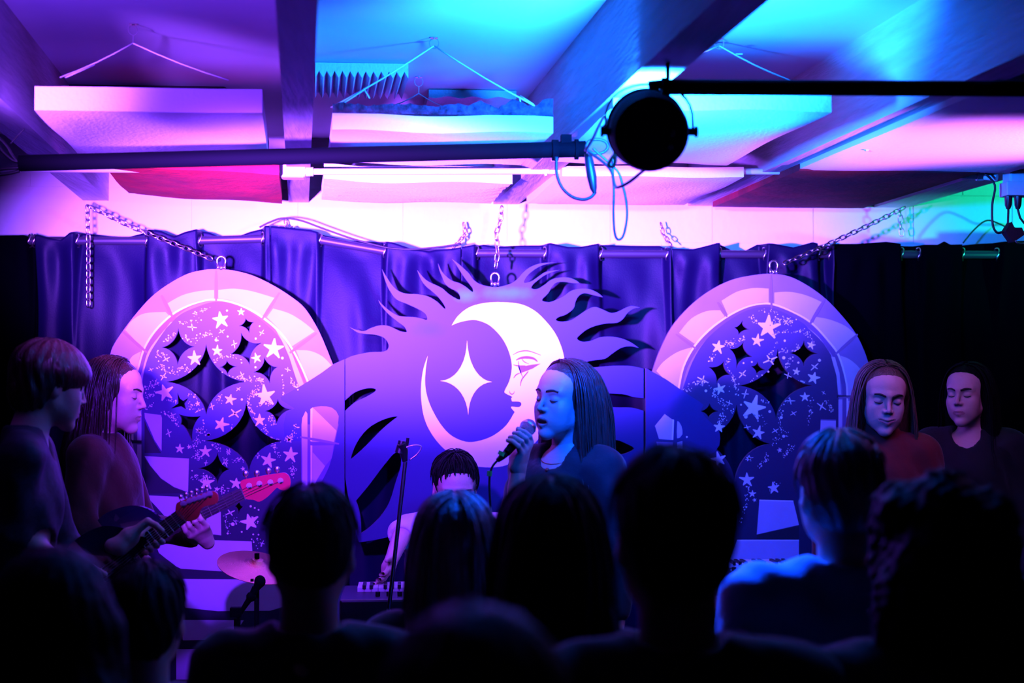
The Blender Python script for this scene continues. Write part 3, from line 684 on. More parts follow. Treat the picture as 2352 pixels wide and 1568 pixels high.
# left arch (coordinates of the 3.137x crop)
bot = (P(300,1650,YF).z)
LO = smooth([(38,815),(60,740),(130,630),(230,500),(340,380),(460,290),(600,215),(720,187),(800,182),(920,190),(1060,225),(1200,290),(1330,370),(1440,460),(1530,600),(1590,730),(1645,868)], False, 4)+[(1729,830),(1729,4005),(38,4005)]
LSKY = smooth([(268,1080),(275,980),(310,800),(400,650),(530,520),(650,460),(800,415),(950,440),(1100,510),(1240,620),(1340,790),(1400,950),(1418,1100)], False, 4)+[(1418,3200),(268,3200)]
def q8(l): return [((x/3.409)*3.137, (240+y/3.409*3.137)) for x, y in l] if 0 else [(x/3.409*3.137, (800-560+y/3.409)*3.137) for x, y in l]
LH = [star4((533,605),(650,740),(527,875),(412,745)), star4((733,722),(1022,993),(733,1232),(443,993)), star4((1015,533),(1078,562),(1045,645),(968,592)),
      star4((983,638),(1132,712),(1048,872),(903,798)), star4((883,838),(955,882),(887,945),(826,888)), star4((1150,813),(1250,885),(1193,1007),(1073,925)),
      [(525,1068),(545,1115),(568,1130),(606,1108),(578,1150),(588,1192),(550,1170),(478,1186),(530,1150)],
      star4((535,1225),(694,1240),(636,1430),(548,1300),.4), star4((1250,1115),(1352,1190),(1240,1298),(1153,1205)),
      star4((1022,1138),(1280,1420),(1042,1640),(722,1418))]+[q8(star4((886,815),(985,945),(885,1062),(730,938))), q8(star4((1050,1195),(1085,1240),(1048,1300),(1018,1235)))]
LH = LH[:-2]+[star4(*[((x/3.409)*3.137, (240+y/3.409)*3.137) for x, y in ((886,812),(985,945),(885,1065),(728,938))]), star4(*[((x/3.409)*3.137, (240+y/3.409)*3.137) for x, y in ((1052,1190),(1090,1240),(1050,1305),(1015,1235))])]
def arc(pts): return smooth(pts, False, 4)
def band(a, b): return arc(a)+arc(b)[::-1]
wl_o = [(203,1060),(212,980),(235,900),(280,750),(360,620),(480,505),(600,440),(720,402),(800,395),(900,408),(1020,450),(1140,520),(1260,620),(1350,740),(1420,870),(1478,1000)]
wl_i = [(213,1060),(224,980),(247,905),(292,757),(371,630),(488,517),(605,452),(722,415),(800,409),(897,422),(1014,464),(1132,534),(1250,633),(1340,750),(1408,877),(1460,1000)]
rg_o = [(213,1060),(224,980),(247,905),(292,757),(371,630),(488,517)]
Y8 = lambda l: [((x/3.409)*3.137, (240+y/3.409)*3.137) for x, y in l]
YP = lambda l: [((x-240)*3.137, (y-560)*3.137) for x, y in l]
LL = [
 (1, arc([(450,430),(560,370),(680,340),(790,332)])+arc([(790,395),(700,405),(600,440),(490,500)]), None),
 (1, arc([(820,332),(930,322),(1060,340),(1230,390)])+arc([(1140,518),(1020,448),(900,405),(820,393)]), None),
 (1, arc([(1215,465),(1330,500),(1430,560),(1515,630)])+arc([(1350,738),(1260,618),(1170,528)]), None),
 (1, arc([(1380,765),(1480,770),(1570,810),(1640,880)])+[(1478,990),(1420,868)], None),
 (1, arc([(150,620),(200,550),(290,500),(440,490)])+arc([(470,520),(350,632),(278,752)]), None),
 (1, arc([(165,870),(200,810),(262,775)])+arc([(235,900),(212,980),(203,1060)])+[(203,1250),(165,1250)], None),
 (3, band(wl_i[5:11]+wl_i[11:], [(x+(0),y) for x,y in [(505,530),(608,458),(724,418),(800,412),(895,425),(1010,470),(1125,545),(1240,650),(1325,765),(1390,890),(1440,1010)]]), None),
 (3, arc([(213,1060),(224,980),(247,905),(292,757),(371,630),(488,517)])+arc([(520,530),(415,640),(318,770),(275,905),(250,990),(240,1060)]), None),
 (1, arc([(240,1060),(250,990),(275,905),(318,770),(415,640),(490,560)])+arc([(475,565),(400,670),(325,790),(285,915),(272,990),(266,1060)]), None),
 (1, arc([(1230,612),(1290,680),(1345,780),(1385,880),(1435,1010)])+arc([(1402,1030),(1365,920),(1330,810),(1280,700)]), None),
 (2, arc(wl_o)+arc(wl_i)[::-1], None),
 # jambs below the arch
 (3, [(200,1060),(268,1060),(268,3200),(200,3200)], None),
 (1, [(240,1085),(266,1085),(266,1415),(236,1415)], None), (1, [(236,1445),(266,1445),(266,3200),(236,3200)], None),
 (2, [(200,1085),(209,1085),(209,1415),(200,1415)], None), (2, [(200,1445),(207,1445),(207,3200),(200,3200)], None),
 (1, [(60,1240),(198,1240),(198,1405),(80,1405)], None), (1, [(60,1440),(196,1500),(196,1700),(100,1700)], None),
 (5, [(60,1408),(268,1415),(268,1438),(60,1430)], None), (5, [(150,1740),(268,1740),(268,1765),(150,1765)], None),
 # sun ray painted across
 (4, [(1729,830),(1645,868),(1560,930),(1470,988),(1400,1030),(1330,1070),(1268,1105),(1275,1125),(1370,1185),(1310,1215),(1290,1300),(1300,1420),(1418,1420),(1729,3200)], None),
 (3, [(1418,1300),(1729,1300),(1729,3200),(1418,3200)], None),
 (1, smooth([(1425,1560),(1420,1300),(1435,1235),(1462,1222),(1462,1560)], True, 2, [0,4]), None),
 (2, [(1484,1190),(1500,1178),(1498,1425),(1482,1420)], None),
 (1, [(1500,1178),(1540,1200),(1672,1345),(1655,1425),(1500,1425)], None), (6, smooth([(1500,1178),(1560,1168),(1640,1180),(1688,1240),(1672,1345)], True, 2, [0,4]), None),
 (1, [(1425,1450),(1462,1460),(1462,1740),(1425,1740)], None), (2, [(1484,1450),(1498,1452),(1498,1760),(1484,1760)], None), (1, [(1500,1500),(1590,1600),(1530,1700),(1500,1760)], None),
 (6, [(1500,1452),(1650,1450),(1640,1540),(1590,1600),(1500,1500)], None),
 (4, smooth([(1729,1250),(1729,3200),(1480,3200),(1500,1860),(1560,1720),(1620,1600),(1660,1440),(1690,1290)], True, 2, [0,1,2]), None),
 # window steps
 (1, [(332,948),(370,953),(372,960),(371,1035),(355,1010),(340,975),(333,960)], T1), (5, [(332,965),(340,985),(355,1015),(370,1040),(332,1040)], T1),
 (1, [(332,1047),(434,1053),(432,1130),(400,1118),(370,1098),(345,1068)], T1), (5, [(332,1052),(345,1070),(370,1100),(400,1120),(432,1132),(332,1134)], T1),
 (1, [(334,1137),(420,1141),(428,1150),(428,1200),(385,1192),(358,1162)], T1), (5, [(332,1142),(358,1168),(385,1196),(332,1200)], T1),
 (1, [(456,1192),(480,1185),(507,1172),(508,1229),(456,1222)], T1),
 (1, smooth([(430,1238),(578,1243),(580,1270),(640,1290),(640,1325),(520,1325),(430,1312),(385,1285),(360,1255)], True, 2, [0,1,2,3,4]), T1),
 (1, [(400,1329),(655,1331),(655,1392),(620,1402),(500,1403),(425,1395)], T1), (5, [(330,1312),(400,1318),(560,1328),(660,1328),(660,1321),(330,1300)], T1),
 (1, [(415,1423),(560,1424),(530,1468),(420,1470)], T1), (1, [(405,1490),(655,1492),(655,1560),(405,1560)], T1), (5, [(330,1405),(660,1405),(660,1420),(330,1420)], T1),
]
LST = [(838,545,64),(985,490,30),(650,825,56),(812,770,40),(1220,755,74),(1095,822,37),(435,1070,66),(905,1120,42),(1158,1095,76),(672,1150,20),(840,1300,54),(1118,1270,45),(1335,1410,24)]
for x, y, q in [(790,805,47),(589,785,36),(662,770,18),(1457,832,60),(1283,875,62),(800,1050,62),(880,1100,20),(1030,1055,48),(1137,1358,72),(735,640,22),(1440,715,24),(1085,942,18)]:
    LST.append((x/3.409*3.137, (240+y/3.409)*3.137, q*.92))
LCR = [(632,600,35),(845,630,25),(935,722,30),(1133,640,25),(445,830,30),(425,955,34),(335,905,20),(990,945,27),(965,1045,20),(775,1170,26),(490,1232,26),(940,1220,52),(1320,905,22),(1130,985,20),(545,565,14),(683,1345,24),(463,1362,30),(895,1497,24),(870,1560,30),(1105,1525,20)]
for x, y, q in [(945,890,35),(970,808,24),(795,895,20),(1200,840,22),(985,1285,36),(1235,1525,24),(745,645,28)]: LCR.append((x/3.409*3.137, (240+y/3.409)*3.137, q))
LDO = [(883,480,8),(888,667,7),(1282,822,10),(1088,888,8),(990,1120,8),(750,1372,12),(1118,592,6),(805,692,11),(1090,682,8)]+[(x/3.409*3.137, (240+y/3.409)*3.137, q) for x, y, q in [(1005,1375,13),(1330,770,12),(1145,1235,8),(1177,1248,6),(1207,1263,6),(965,1447,7),(1075,1435,6),(1165,1455,6),(1207,1457,6),(1168,1515,6),(815,675,11)]]
LSP = [([(650,510),(700,480),(760,455)],22,7),([(540,575),(600,560),(690,550)],14,8),([(580,680),(660,695),(740,640),(810,690)],45,13),([(440,700),(500,650)],16,9),([(380,800),(440,790)],22,12),([(395,870),(440,910),(500,930),(560,895),(640,905)],70,16),
       ([(790,850),(830,815),(920,820),(990,840)],30,9),([(850,940),(920,965),(1000,960),(1050,990)],50,13),([(280,1050),(330,1010),(390,995)],45,12),([(300,1100),(360,1085)],22,10),([(460,1120),(520,1140)],20,9),([(600,1080),(670,1100)],14,8),([(610,1150),(650,1190),(700,1200)],30,12),
       ([(290,1190),(345,1155)],14,6),([(430,1210),(490,1260),(530,1300)],40,12),([(820,1150),(840,1095)],22,10),([(910,1390),(915,1300)],14,3),([(1040,1100),(1040,1160),(1070,1230)],34,9),([(1060,1080),(1110,1040)],30,14),([(1100,1160),(1200,1150)],14,9),([(1190,1240),(1220,1290)],26,12),([(1150,1310),(1190,1390),(1250,1410)],34,9),
       ([(1380,1300),(1370,1370),(1310,1410)],34,14),([(1280,950),(1290,1090)],14,4),([(1340,970),(1380,1030)],22,10),([(1100,970),(1140,990)],20,12),([(720,1280),(690,1400),(660,1440)],45,16),([(640,1450),(680,1540)],28,12),([(790,1440),(830,1480)],22,10),([(1210,1440),(1260,1530)],22,8),([(960,1540),(1000,1560)],10,6)]
LSP += [([(x/3.409*3.137, (240+y/3.409)*3.137) for x, y in pp], n_, s_) for pp, n_, s_ in [([(700,1000),(760,1010),(840,1000)],40,16),([(700,850),(745,855)],14,8),([(940,1300),(965,1390),(975,1440)],20,7),([(960,1390),(1010,1345),(1050,1380)],16,12),([(1470,930),(1490,980)],26,14),([(1160,1300),(1190,1380)],8,10),([(900,1090),(960,1140)],30,22),([(1165,1500),(1240,1560)],12,14),([(1010,890),(1060,870)],12,8)]]
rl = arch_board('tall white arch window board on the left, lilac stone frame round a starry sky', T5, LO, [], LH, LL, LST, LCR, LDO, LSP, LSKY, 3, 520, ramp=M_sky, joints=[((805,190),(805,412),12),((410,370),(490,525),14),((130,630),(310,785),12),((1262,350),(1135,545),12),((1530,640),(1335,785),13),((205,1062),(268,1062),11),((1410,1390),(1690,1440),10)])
# right arch (coordinates of its 3.137x crop)
RO = [(105,895)]+smooth([(150,922),(200,780),(290,600),(420,450),(560,340),(720,260),(880,225),(1010,215),(1140,235),(1270,300),(1400,395),(1520,520),(1620,650),(1690,800),(1735,960)], False, 4)+[(1740,4005),(105,4005)]
RSKY = smooth([(365,1060),(440,850),(540,690),(700,540),(850,465),(1000,455),(1130,490),(1260,590),(1390,720),(1450,830),(1490,1000),(1495,1260)], False, 4)+[(1495,3200),(365,3200)]
RH = [star4((803,543),(852,615),(772,662),(738,602)), star4((812,698),(875,815),(755,899),(703,752)), star4((672,838),(720,945),(612,1008),(553,885)), star4((912,843),(970,910),(905,948),(860,880)),
      star4((1245,690),(1345,790),(1243,885),(1138,785)), star4((1057,753),(1305,1020),(1045,1270),(773,1020)), star4((565,1143),(632,1205),(558,1262),(493,1205)), star4((760,1153),(1005,1440),(745,1720),(458,1410))]
def YR(l): return [((x/2.8+110)*3.137, (320+y/2.8)*3.137) for x, y in l]
rw_o = [(333,1045),(370,880),(450,730),(560,610),(690,515),(820,450),(930,425),(1030,430),(1180,490),(1310,570),(1430,700),(1500,800),(1550,970),(1562,1110),(1562,1420)]
rw_i = [(347,1048),(382,886),(462,738),(571,620),(697,527),(823,463),(930,438),(1026,443),(1174,502),(1302,582),(1420,710),(1488,808),(1538,975),(1550,1110),(1548,1420)]
RL = [
 (1, arc([(650,410),(760,345),(880,318),(990,322)])+arc([(990,425),(930,422),(820,448),(695,510)]), None),
 (1, arc([(1030,350),(1140,345),(1260,370),(1375,420)])+arc([(1285,560),(1180,488),(1030,428)]), None),
 (1, arc([(1330,525),(1430,545),(1540,590),(1622,655)])+arc([(1482,785),(1430,700),(1310,570)]), None),
 (1, arc([(1505,805),(1570,830),(1640,890),(1700,980)])+arc([(1710,1090),(1562,1100),(1550,970)]), None),
 (1, arc([(345,640),(430,540),(540,485),(640,478)])+arc([(672,522),(560,610),(455,718)]), None),
 (1, arc([(180,915),(230,850),(330,780),(435,745)])+arc([(370,880),(333,1045)])+[(250,990)], None),
 (1, [(1562,1130),(1715,1130),(1715,1500),(1562,1500)], None),
 (3, arc(rw_i)+arc([(1520,1420),(1522,1110),(1508,985),(1460,830),(1395,730),(1280,605),(1160,525),(1020,462),(930,455),(830,480),(712,545),(590,640),(485,755),(402,895),(362,1052)]), None),
 (1, arc([(1265,600),(1350,670),(1420,770),(1455,830)])+arc([(1440,800),(1380,710),(1300,630)]), None),
 (1, [(1440,812),(1466,815),(1500,930),(1512,1085),(1490,1085),(1478,950)], None), (1, [(1492,1120),(1520,1120),(1518,1500),(1492,1500)], None),
 (2, arc(rw_o)+arc(rw_i)[::-1], None),
 (5, [(1480,1090),(1735,1095),(1735,1112),(1480,1108)], None),
 (4, smooth([(105,895),(150,920),(250,975),(350,1045),(450,1110),(520,1160),(500,1200),(560,1275),(620,1330),(640,1400),(600,1500),(400,1560),(105,1560)], True, 2, [0,12]), None),
 (1, [(240,1225),(300,1268),(292,1412),(200,1405),(170,1310)], None), (2, [(296,1262),(308,1266),(302,1412),(290,1412)], None), (1, smooth([(335,1275),(360,1310),(368,1370),(330,1400),(330,1300)], True, 2), None), (1, [(330,1430),(368,1420),(366,1500),(330,1500)], None),
 (6, [(180,1425),(300,1430),(290,1520),(200,1510)], None),
 (1, [(1885,962),(1920,963),(1918,1040),(1882,1040)], T1), (3, [(1885,962),(1920,963),(1920,966),(1885,965)], T1),
 (1, [(1744,1148),(1822,1150),(1835,1205),(1738,1227)], T1), (2, [(1744,1147),(1822,1149),(1822,1152),(1744,1150)], T1), (5, [(1738,1228),(1835,1208),(1835,1240),(1738,1238)], T1),
 (1, [(1692,1240),(1835,1240),(1835,1297),(1670,1300)], T1), (2, [(1692,1239),(1835,1239),(1835,1242),(1692,1242)], T1),
 (1, [(1640,1359),(1722,1362),(1740,1395),(1640,1398)], T1), (1, [(1640,1418),(1900,1418),(1900,1460),(1640,1460)], T1), (5, [(1600,1299),(1900,1300),(1900,1358),(1600,1358)], T1),
]
RST = [(985,600,88),(907,697,46),(625,742,50),(1295,728,30),(1190,920,28),(1313,965,48),(638,1045,42),(1250,1102,35),(880,1180,88),(632,1320,45),(915,1360,48)]+[((x/2.8+110)*3.137, (320+y/2.8)*3.137, q*1.12) for x, y, q in [(255,490,50),(435,620,48),(607,672,40),(450,482,22),(470,710,24),(484,750,14),(645,430,16)]]
RCR = [(1115,565,28),(1000,835,55),(800,937,36),(515,980,44),(1320,885,36),(1128,948,30),(820,1080,34),(705,1145,26),(1145,1130,36),(1168,1220,26),(1370,1170,40),(1385,1072,18),(835,1320,26),(1037,1345,28),(1070,1480,16),(850,1545,30)]
RDO = [(580,827,9),(1105,697,9),(1098,820,12),(1203,855,8),(1355,838,11),(868,850,7),(808,858,7),(537,1058,10),(997,1207,10),(825,1245,13),(1080,1250,11),(1097,1385,11),(790,1158,7),(400,1390,7),(987,920,7),(1280,1640,11)]
RSP = [([(930,490),(1000,480),(1060,500)],14,8),([(1020,560),(1090,540),(1160,555)],50,13),([(1030,650),(1100,625),(1180,640),(1240,620)],34,7),([(860,530),(900,560)],18,12),([(690,720),(740,710),(810,680)],45,13),([(1190,720),(1200,765),(1130,770),(1070,775)],40,8),([(1260,640),(1320,710)],20,9),([(1050,710),(1000,790)],18,6),
       ([(700,830),(690,900),(740,960),(745,1020)],36,8),([(560,850),(600,800)],10,10),([(1150,820),(1110,900)],24,8),([(1180,1000),(1250,1000)],34,11),([(860,980),(950,960)],16,10),([(400,1050),(440,1010),(540,1010),(600,1060)],44,14),([(590,1080),(660,1150),(730,1210)],46,12),([(660,1220),(650,1280)],30,14),([(1400,1130),(1430,1160),(1450,1200)],34,8),
       ([(1300,1120),(1290,1200),(1270,1280)],26,8),([(1120,1110),(1080,1200),(1070,1320),(1120,1380)],40,12),([(1020,1440),(1060,1400)],12,12),([(1090,1530),(1170,1450)],26,10),([(980,1520),(960,1560),(920,1600)],24,9),([(940,1130),(1000,1140)],12,6),([(880,1220),(960,1300)],16,14),([(740,1000),(760,1080)],16,20),([(1050,1720),(1000,1780)],10,8),([(840,1750),(830,1850),(790,1990)],40,9)]
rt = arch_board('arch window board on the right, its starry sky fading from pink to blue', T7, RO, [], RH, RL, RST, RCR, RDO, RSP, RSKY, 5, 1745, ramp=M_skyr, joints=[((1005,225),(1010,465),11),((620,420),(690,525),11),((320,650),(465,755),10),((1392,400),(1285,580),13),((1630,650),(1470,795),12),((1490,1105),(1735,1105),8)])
# ------------------------------------------------------------------ people: solid figures grown from blended volumes
class Field:
    def __init__(s, lo, hi, h):
        s.lo = np.array(lo, float); s.h = h; s.n = np.ceil((np.array(hi)-s.lo)/h).astype(int)+1
        s.d = np.full(tuple(s.n), .06, np.float32)
    def box(s, lo, hi, pad):
        a = np.clip(np.floor((np.array(lo)-pad-s.lo)/s.h).astype(int), 0, s.n); b = np.clip(np.ceil((np.array(hi)+pad-s.lo)/s.h).astype(int)+1, 0, s.n)
        if (b <= a).any(): return None
        sl = tuple(slice(x, y) for x, y in zip(a, b))
        g = [(np.arange(x, y)*s.h+s.lo[i]).astype(np.float32) for i, (x, y) in enumerate(zip(a, b))]
        return sl, g[0][:,None,None], g[1][None,:,None], g[2][None,None,:]
    def mix(s, sl, v, k, sub):
        d = s.d[sl]
        if sub:
            v = -v; h = np.maximum(k-np.abs(d-v), 0)/k; s.d[sl] = np.maximum(d, v)+h*h*k*.25
        else:
            h = np.maximum(k-np.abs(d-v), 0)/k; s.d[sl] = np.minimum(d, v)-h*h*k*.25
    def ell(s, c, r, k=.02, sub=False, M=None):
        m = max(r) if M is not None else None
        q = s.box([c[i]-(m or r[i]) for i in range(3)], [c[i]+(m or r[i]) for i in range(3)], k+3*s.h)
        if not q: return s
        sl, X, Y, Z = q; X, Y, Z = X-c[0], Y-c[1], Z-c[2]
        if M is not None:
            I = np.array(M.to_3x3().transposed()); X, Y, Z = [I[i,0]*X+I[i,1]*Y+I[i,2]*Z for i in range(3)]
        k0 = np.sqrt((X/r[0])**2+(Y/r[1])**2+(Z/r[2])**2); k1 = np.sqrt((X/r[0]**2)**2+(Y/r[1]**2)**2+(Z/r[2]**2)**2)+1e-9
        s.mix(sl, k0*(k0-1)/k1, k, sub); return s
    def cap(s, a, b, ra, rb=None, k=.015, sub=False):
        rb = ra if rb is None else rb; a = np.array(a, float); b = np.array(b, float); m = max(ra, rb)
        q = s.box(np.minimum(a, b)-m, np.maximum(a, b)+m, k+3*s.h)
        if not q: return s
        sl, X, Y, Z = q; ab = b-a; L = float(ab @ ab)+1e-12
        t = np.clip(((X-a[0])*ab[0]+(Y-a[1])*ab[1]+(Z-a[2])*ab[2])/L, 0, 1)
        v = np.sqrt((X-a[0]-t*ab[0])**2+(Y-a[1]-t*ab[1])**2+(Z-a[2]-t*ab[2])**2)-(ra+(rb-ra)*t)
        s.mix(sl, v, k, sub); return s
    def ripple(s, fn):
        g = [(np.arange(s.n[i])*s.h+s.lo[i]).astype(np.float32) for i in range(3)]
        s.d += fn(g[0][:,None,None], g[1][None,:,None], g[2][None,None,:]).astype(np.float32); return s
    def mesh(s):
        d = s.d; S_ = d < 0; c = [S_[i:S_.shape[0]-1+i, j:S_.shape[1]-1+j, k:S_.shape[2]-1+k] for i in (0,1) for j in (0,1) for k in (0,1)]
        a_ = np.logical_and.reduce(c); o_ = np.logical_or.reduce(c); act = o_ & ~a_
        idx = np.argwhere(act); ids = np.full(act.shape, -1, np.int64); ids[act] = np.arange(len(idx))
        acc = np.zeros((len(idx), 3)); cnt = np.zeros(len(idx)); I, J, K = idx.T
        cor = [(i,j,k) for i in (0,1) for j in (0,1) for k in (0,1)]
        for p in range(8):
            for q in range(p+1, 8):
                A, B = cor[p], cor[q]
                if sum(abs(A[t]-B[t]) for t in range(3)) != 1: continue
                va = d[I+A[0],J+A[1],K+A[2]]; vb = d[I+B[0],J+B[1],K+B[2]]; m = (va < 0) != (vb < 0)
                t = np.where(m, va/np.where(m, va-vb, 1), 0)
                for x in range(3): acc[:,x] += np.where(m, A[x]+(B[x]-A[x])*t, 0)
                cnt += m
        V = s.lo+(idx+acc/cnt[:,None])*s.h
        F = []
        for ax in range(3):
            sl0 = [slice(None)]*3; sl1 = [slice(None)]*3; sl0[ax] = slice(0,-1); sl1[ax] = slice(1,None)
            A = S_[tuple(sl0)]; B = S_[tuple(sl1)]; e = np.argwhere(A != B)
            u, v = (ax+1) % 3, (ax+2) % 3
            e = e[(e[:,u] > 0) & (e[:,v] > 0) & (e[:,u] < act.shape[u]) & (e[:,v] < act.shape[v])]
            if not len(e): continue
            def cell(du, dv):
                z = e.copy(); z[:,u] -= du; z[:,v] -= dv; return ids[z[:,0], z[:,1], z[:,2]]
            Q = np.stack([cell(1,1), cell(0,1), cell(0,0), cell(1,0)], 1)
            fl = ~A[e[:,0], e[:,1], e[:,2]]; Q[fl] = Q[fl][:, ::-1]; F.append(Q)
        F = np.concatenate(F); F = F[(F >= 0).all(1)]
        return V, F
def build(name, pieces, mats, parent, smooth_n=0):
    """one mesh object out of (V, F, matrix or None, material index) pieces, in world space before the parent's origin is taken off"""
    org = np.array(parent.get('_o', (0,0,0)) if parent else (0,0,0), float); Vs = []; Fs = []; Ms = []; o = 0
    for V, F, M, mi in pieces:
        V = np.asarray(V, float)
        if M is not None: A = np.array(M); V = V @ A[:3,:3].T+A[:3,3]
        Vs.append(V-org); Fs.append(np.asarray(F)+o); Ms.append(np.full(len(F), mi) if np.isscalar(mi) else mi); o += len(V)
    V = np.concatenate(Vs); F = np.concatenate(Fs); Mi = np.concatenate(Ms)
    me = bpy.data.meshes.new(name); me.vertices.add(len(V)); me.vertices.foreach_set('co', V.astype(np.float32).ravel())
    me.loops.add(len(F)*4); me.loops.foreach_set('vertex_index', F.astype(np.int32).ravel())
    me.polygons.add(len(F)); me.polygons.foreach_set('loop_start', np.arange(0, len(F)*4, 4, dtype=np.int32)); me.polygons.foreach_set('loop_total', np.full(len(F), 4, np.int32))
    me.update(calc_edges=True)
    for m in (mats if isinstance(mats, (list, tuple)) else [mats]): me.materials.append(m)
    me.polygons.foreach_set('material_index', Mi.astype(np.int32)); me.polygons.foreach_set('use_smooth', [True]*len(F)); me.validate()
    ob = bpy.data.objects.new(name, me); COL.objects.link(ob)
    if parent: ob.parent = parent; ob['_o'] = tuple(org)
    if smooth_n: md = ob.modifiers.new('smooth', 'SMOOTH'); md.iterations = smooth_n; md.factor = .5
    return ob

# ---- heads (face towards -Y, origin between the ears)
HC = {}
def head(kind, h):
    if (kind, h) in HC: return HC[(kind, h)]
    f = Field((-.105,-.15,-.18), (.105,.135,.135), h)
    f.ell((0,.018,.028), (.074,.094,.083), .02).ell((0,-.018,.04), (.066,.068,.062), .03)
    f.ell((0,-.030,-.032), (.053,.056,.080), .03)
    for sg in (-1,1):
        f.cap((sg*.048,.008,-.050), (sg*.012,-.066,-.104), .017, .012, .03)
        f.ell((sg*.039,-.053,-.028), (.022,.024,.022), .025); f.ell((sg*.030,-.050,-.062), (.024,.026,.030), .03); f.cap((sg*.006,-.083,.022), (sg*.044,-.068,.023), .0085, .007, .018)
    f.ell((0,-.073,-.108), (.016,.017,.015), .02)
    f.ell((0,-.068,-.062), (.030,.026,.024), .02)
    for sg in (-1,1): f.ell((sg*.032,-.095,.002), (.017,.016,.012), .016, sub=True)
    for sg in (-1,1): f.ell((sg*.031,-.0700,.000), (.0155,.0145,.0125), .005)
    f.cap((0,-.085,.014), (0,-.106,-.030), .0052, .0078, .012)
    for sg in (-1,1): f.ell((sg*.0110,-.093,-.034), (.0075,.010,.0068), .007)
    f.ell((0,-.098,-.045), (.004,.006,.005), .004, sub=True)
    w = .029 if kind == 'smile' else .023; up = .006 if kind == 'smile' else -.001
    om = .006 if kind == 'sing' else 0
    zm = -.068
    f.cap((-w,-.080,zm+up), (0,-.0935,zm+.004+om*.4), .0035, .0062, .006).cap((w,-.080,zm+up), (0,-.0935,zm+.004+om*.4), .0035, .0062, .006)
    f.cap((-w,-.080,zm+up), (0,-.0905,zm-.007-om), .0035, .0072, .006).cap((w,-.080,zm+up), (0,-.0905,zm-.007-om), .0035, .0072, .006)
    if om: f.ell((0,-.092,zm-.0035), (.019,.02,.0062), .003, sub=True)
    else: f.cap((-w,-.086,zm+up-.001), (0,-.099,zm-.001), .0012, .0018, .003, sub=True).cap((w,-.086,zm+up-.001), (0,-.099,zm-.001), .0012, .0018, .003, sub=True)
    for sg in (-1,1):
        f.ell((sg*.074,.012,-.012), (.008,.018,.030), .008, M=Matrix.Rotation(sg*.35, 3, 'Z')); f.ell((sg*.083,.008,-.008), (.005,.009,.017), .006, sub=True)
    f.cap((0,.028,-.05), (0,.045,-.19), .052, .055, .03)
    V, F = f.mesh()
    C = V[F].mean(1); mi = np.zeros(len(F), int)
    lip = (C[:,1] < -.074) & (np.abs(C[:,0]) < w+.002) & (np.abs(C[:,2]-(zm-.001+up*np.abs(C[:,0])/w)) < (.0095+om)*(1-(C[:,0]/(w+.003))**2)**.6*np.where(C[:,2] > zm, .8, 1.1))
    mi[lip] = 1
    HC[(kind, h)] = (V, F, mi, f); return HC[(kind, h)]
def surf(f, x, z):
    i, k = int(round((x-f.lo[0])/f.h)), int(round((z-f.lo[2])/f.h)); col = f.d[i, :, k]
    j = np.argmax(col < 0); t = col[j-1]/(col[j-1]-col[j]+1e-9) if j else 0
    return f.lo[1]+(j-1+t)*f.h
HE_C, HE_R = np.array((0,.016,.030)), np.array((.080,.102,.092))
def hair_volume(style, h, length, seed):
    f = Field((-.21,-.2,-.16-length), (.21,.24,.19), h); rr = random.Random(seed)
    if style == 'short':
        f.ell((0,.020,.040), (.083,.105,.086), .02).ell((0,.055,-.01), (.070,.062,.075), .03)
    elif style == 'crop':
        f.ell((0,.018,.036), (.080,.101,.084), .02).ell((0,.05,-.005), (.068,.060,.065), .03)
    elif style == 'fringe':
        f.ell((0,.018,.046), (.094,.116,.090), .02).ell((0,.055,-.02), (.080,.068,.085), .03).ell((0,-.062,.040), (.072,.040,.034), .03)
    elif style == 'curly':
        for _ in range(46):
            a = rr.uniform(0, 6.28); z = rr.uniform(-.9, 1); q = math.sqrt(max(0,1-z*z)); c = (.095*q*math.cos(a), .02+.11*q*math.sin(a), .015+.10*z)
            f.ell(c, (.034,.034,.034), .02)
        f.ell((0,.06,-.10), (.13,.075,.12), .04).ell((0,.02,.03), (.09,.11,.1), .03)
    elif style == 'tied':
        f.ell((0,.020,.036), (.079,.100,.083), .02).ell((0,.060,-.03), (.062,.05,.085), .03).ell((0,.105,.03), (.03,.03,.034), .03)
    else:
        f.ell((0,.018,.036), (.082,.104,.088), .02).ell((0,.055,-.04), (.082,.055,.11), .04)
        if length > .1:
            n = 5
            for i in range(n):
                z = -.08-length*.85*i/n; f.ell((0,.068+.02*min(i,2)/2,z), (.086+.008*i,.040,length*.17+.03), .05)
            for sg in (-1,1): f.cap((sg*.074,.02,0), (sg*.095,.03,-.09-length*.5), .026, .022, .04)
    if style != 'curly' or True:
        f.ell((0,-.100,-.033), (.058,.068,.094), .014, sub=True)
        for sg in (-1,1):
            if style in ('short','crop','tied'): f.ell((sg*.085,.0,-.035), (.03,.045,.04), .01, sub=True)
    am = {'short':.0035,'crop':.002,'fringe':.005,'curly':.008,'tied':.0022}.get(style, .0028); s1 = rr.uniform(0,6)
    def rip(X, Y, Z):
        th = np.arctan2(Y-.02, X+1e-6); am_ = am*np.clip((Y+.045)/.05, .08, 1)
        if style == 'curly': return am*(np.sin(X*140+s1+3*np.sin(Z*60))*np.sin(Y*130+s1)*np.sin(Z*120))
        if style in ('short','fringe'): return am_*(np.sin(th*19+Z*40+s1+1.5*np.sin(Z*35))*.6+np.sin(X*90+Y*60)*np.sin(Z*80+s1)*.5)
        return am_*(np.sin(th*46+s1+1.2*np.sin(Z*14))*.6+np.sin(th*23+2*np.sin(Z*9+s1))*.5)
    f.ripple(rip); return f.mesh()
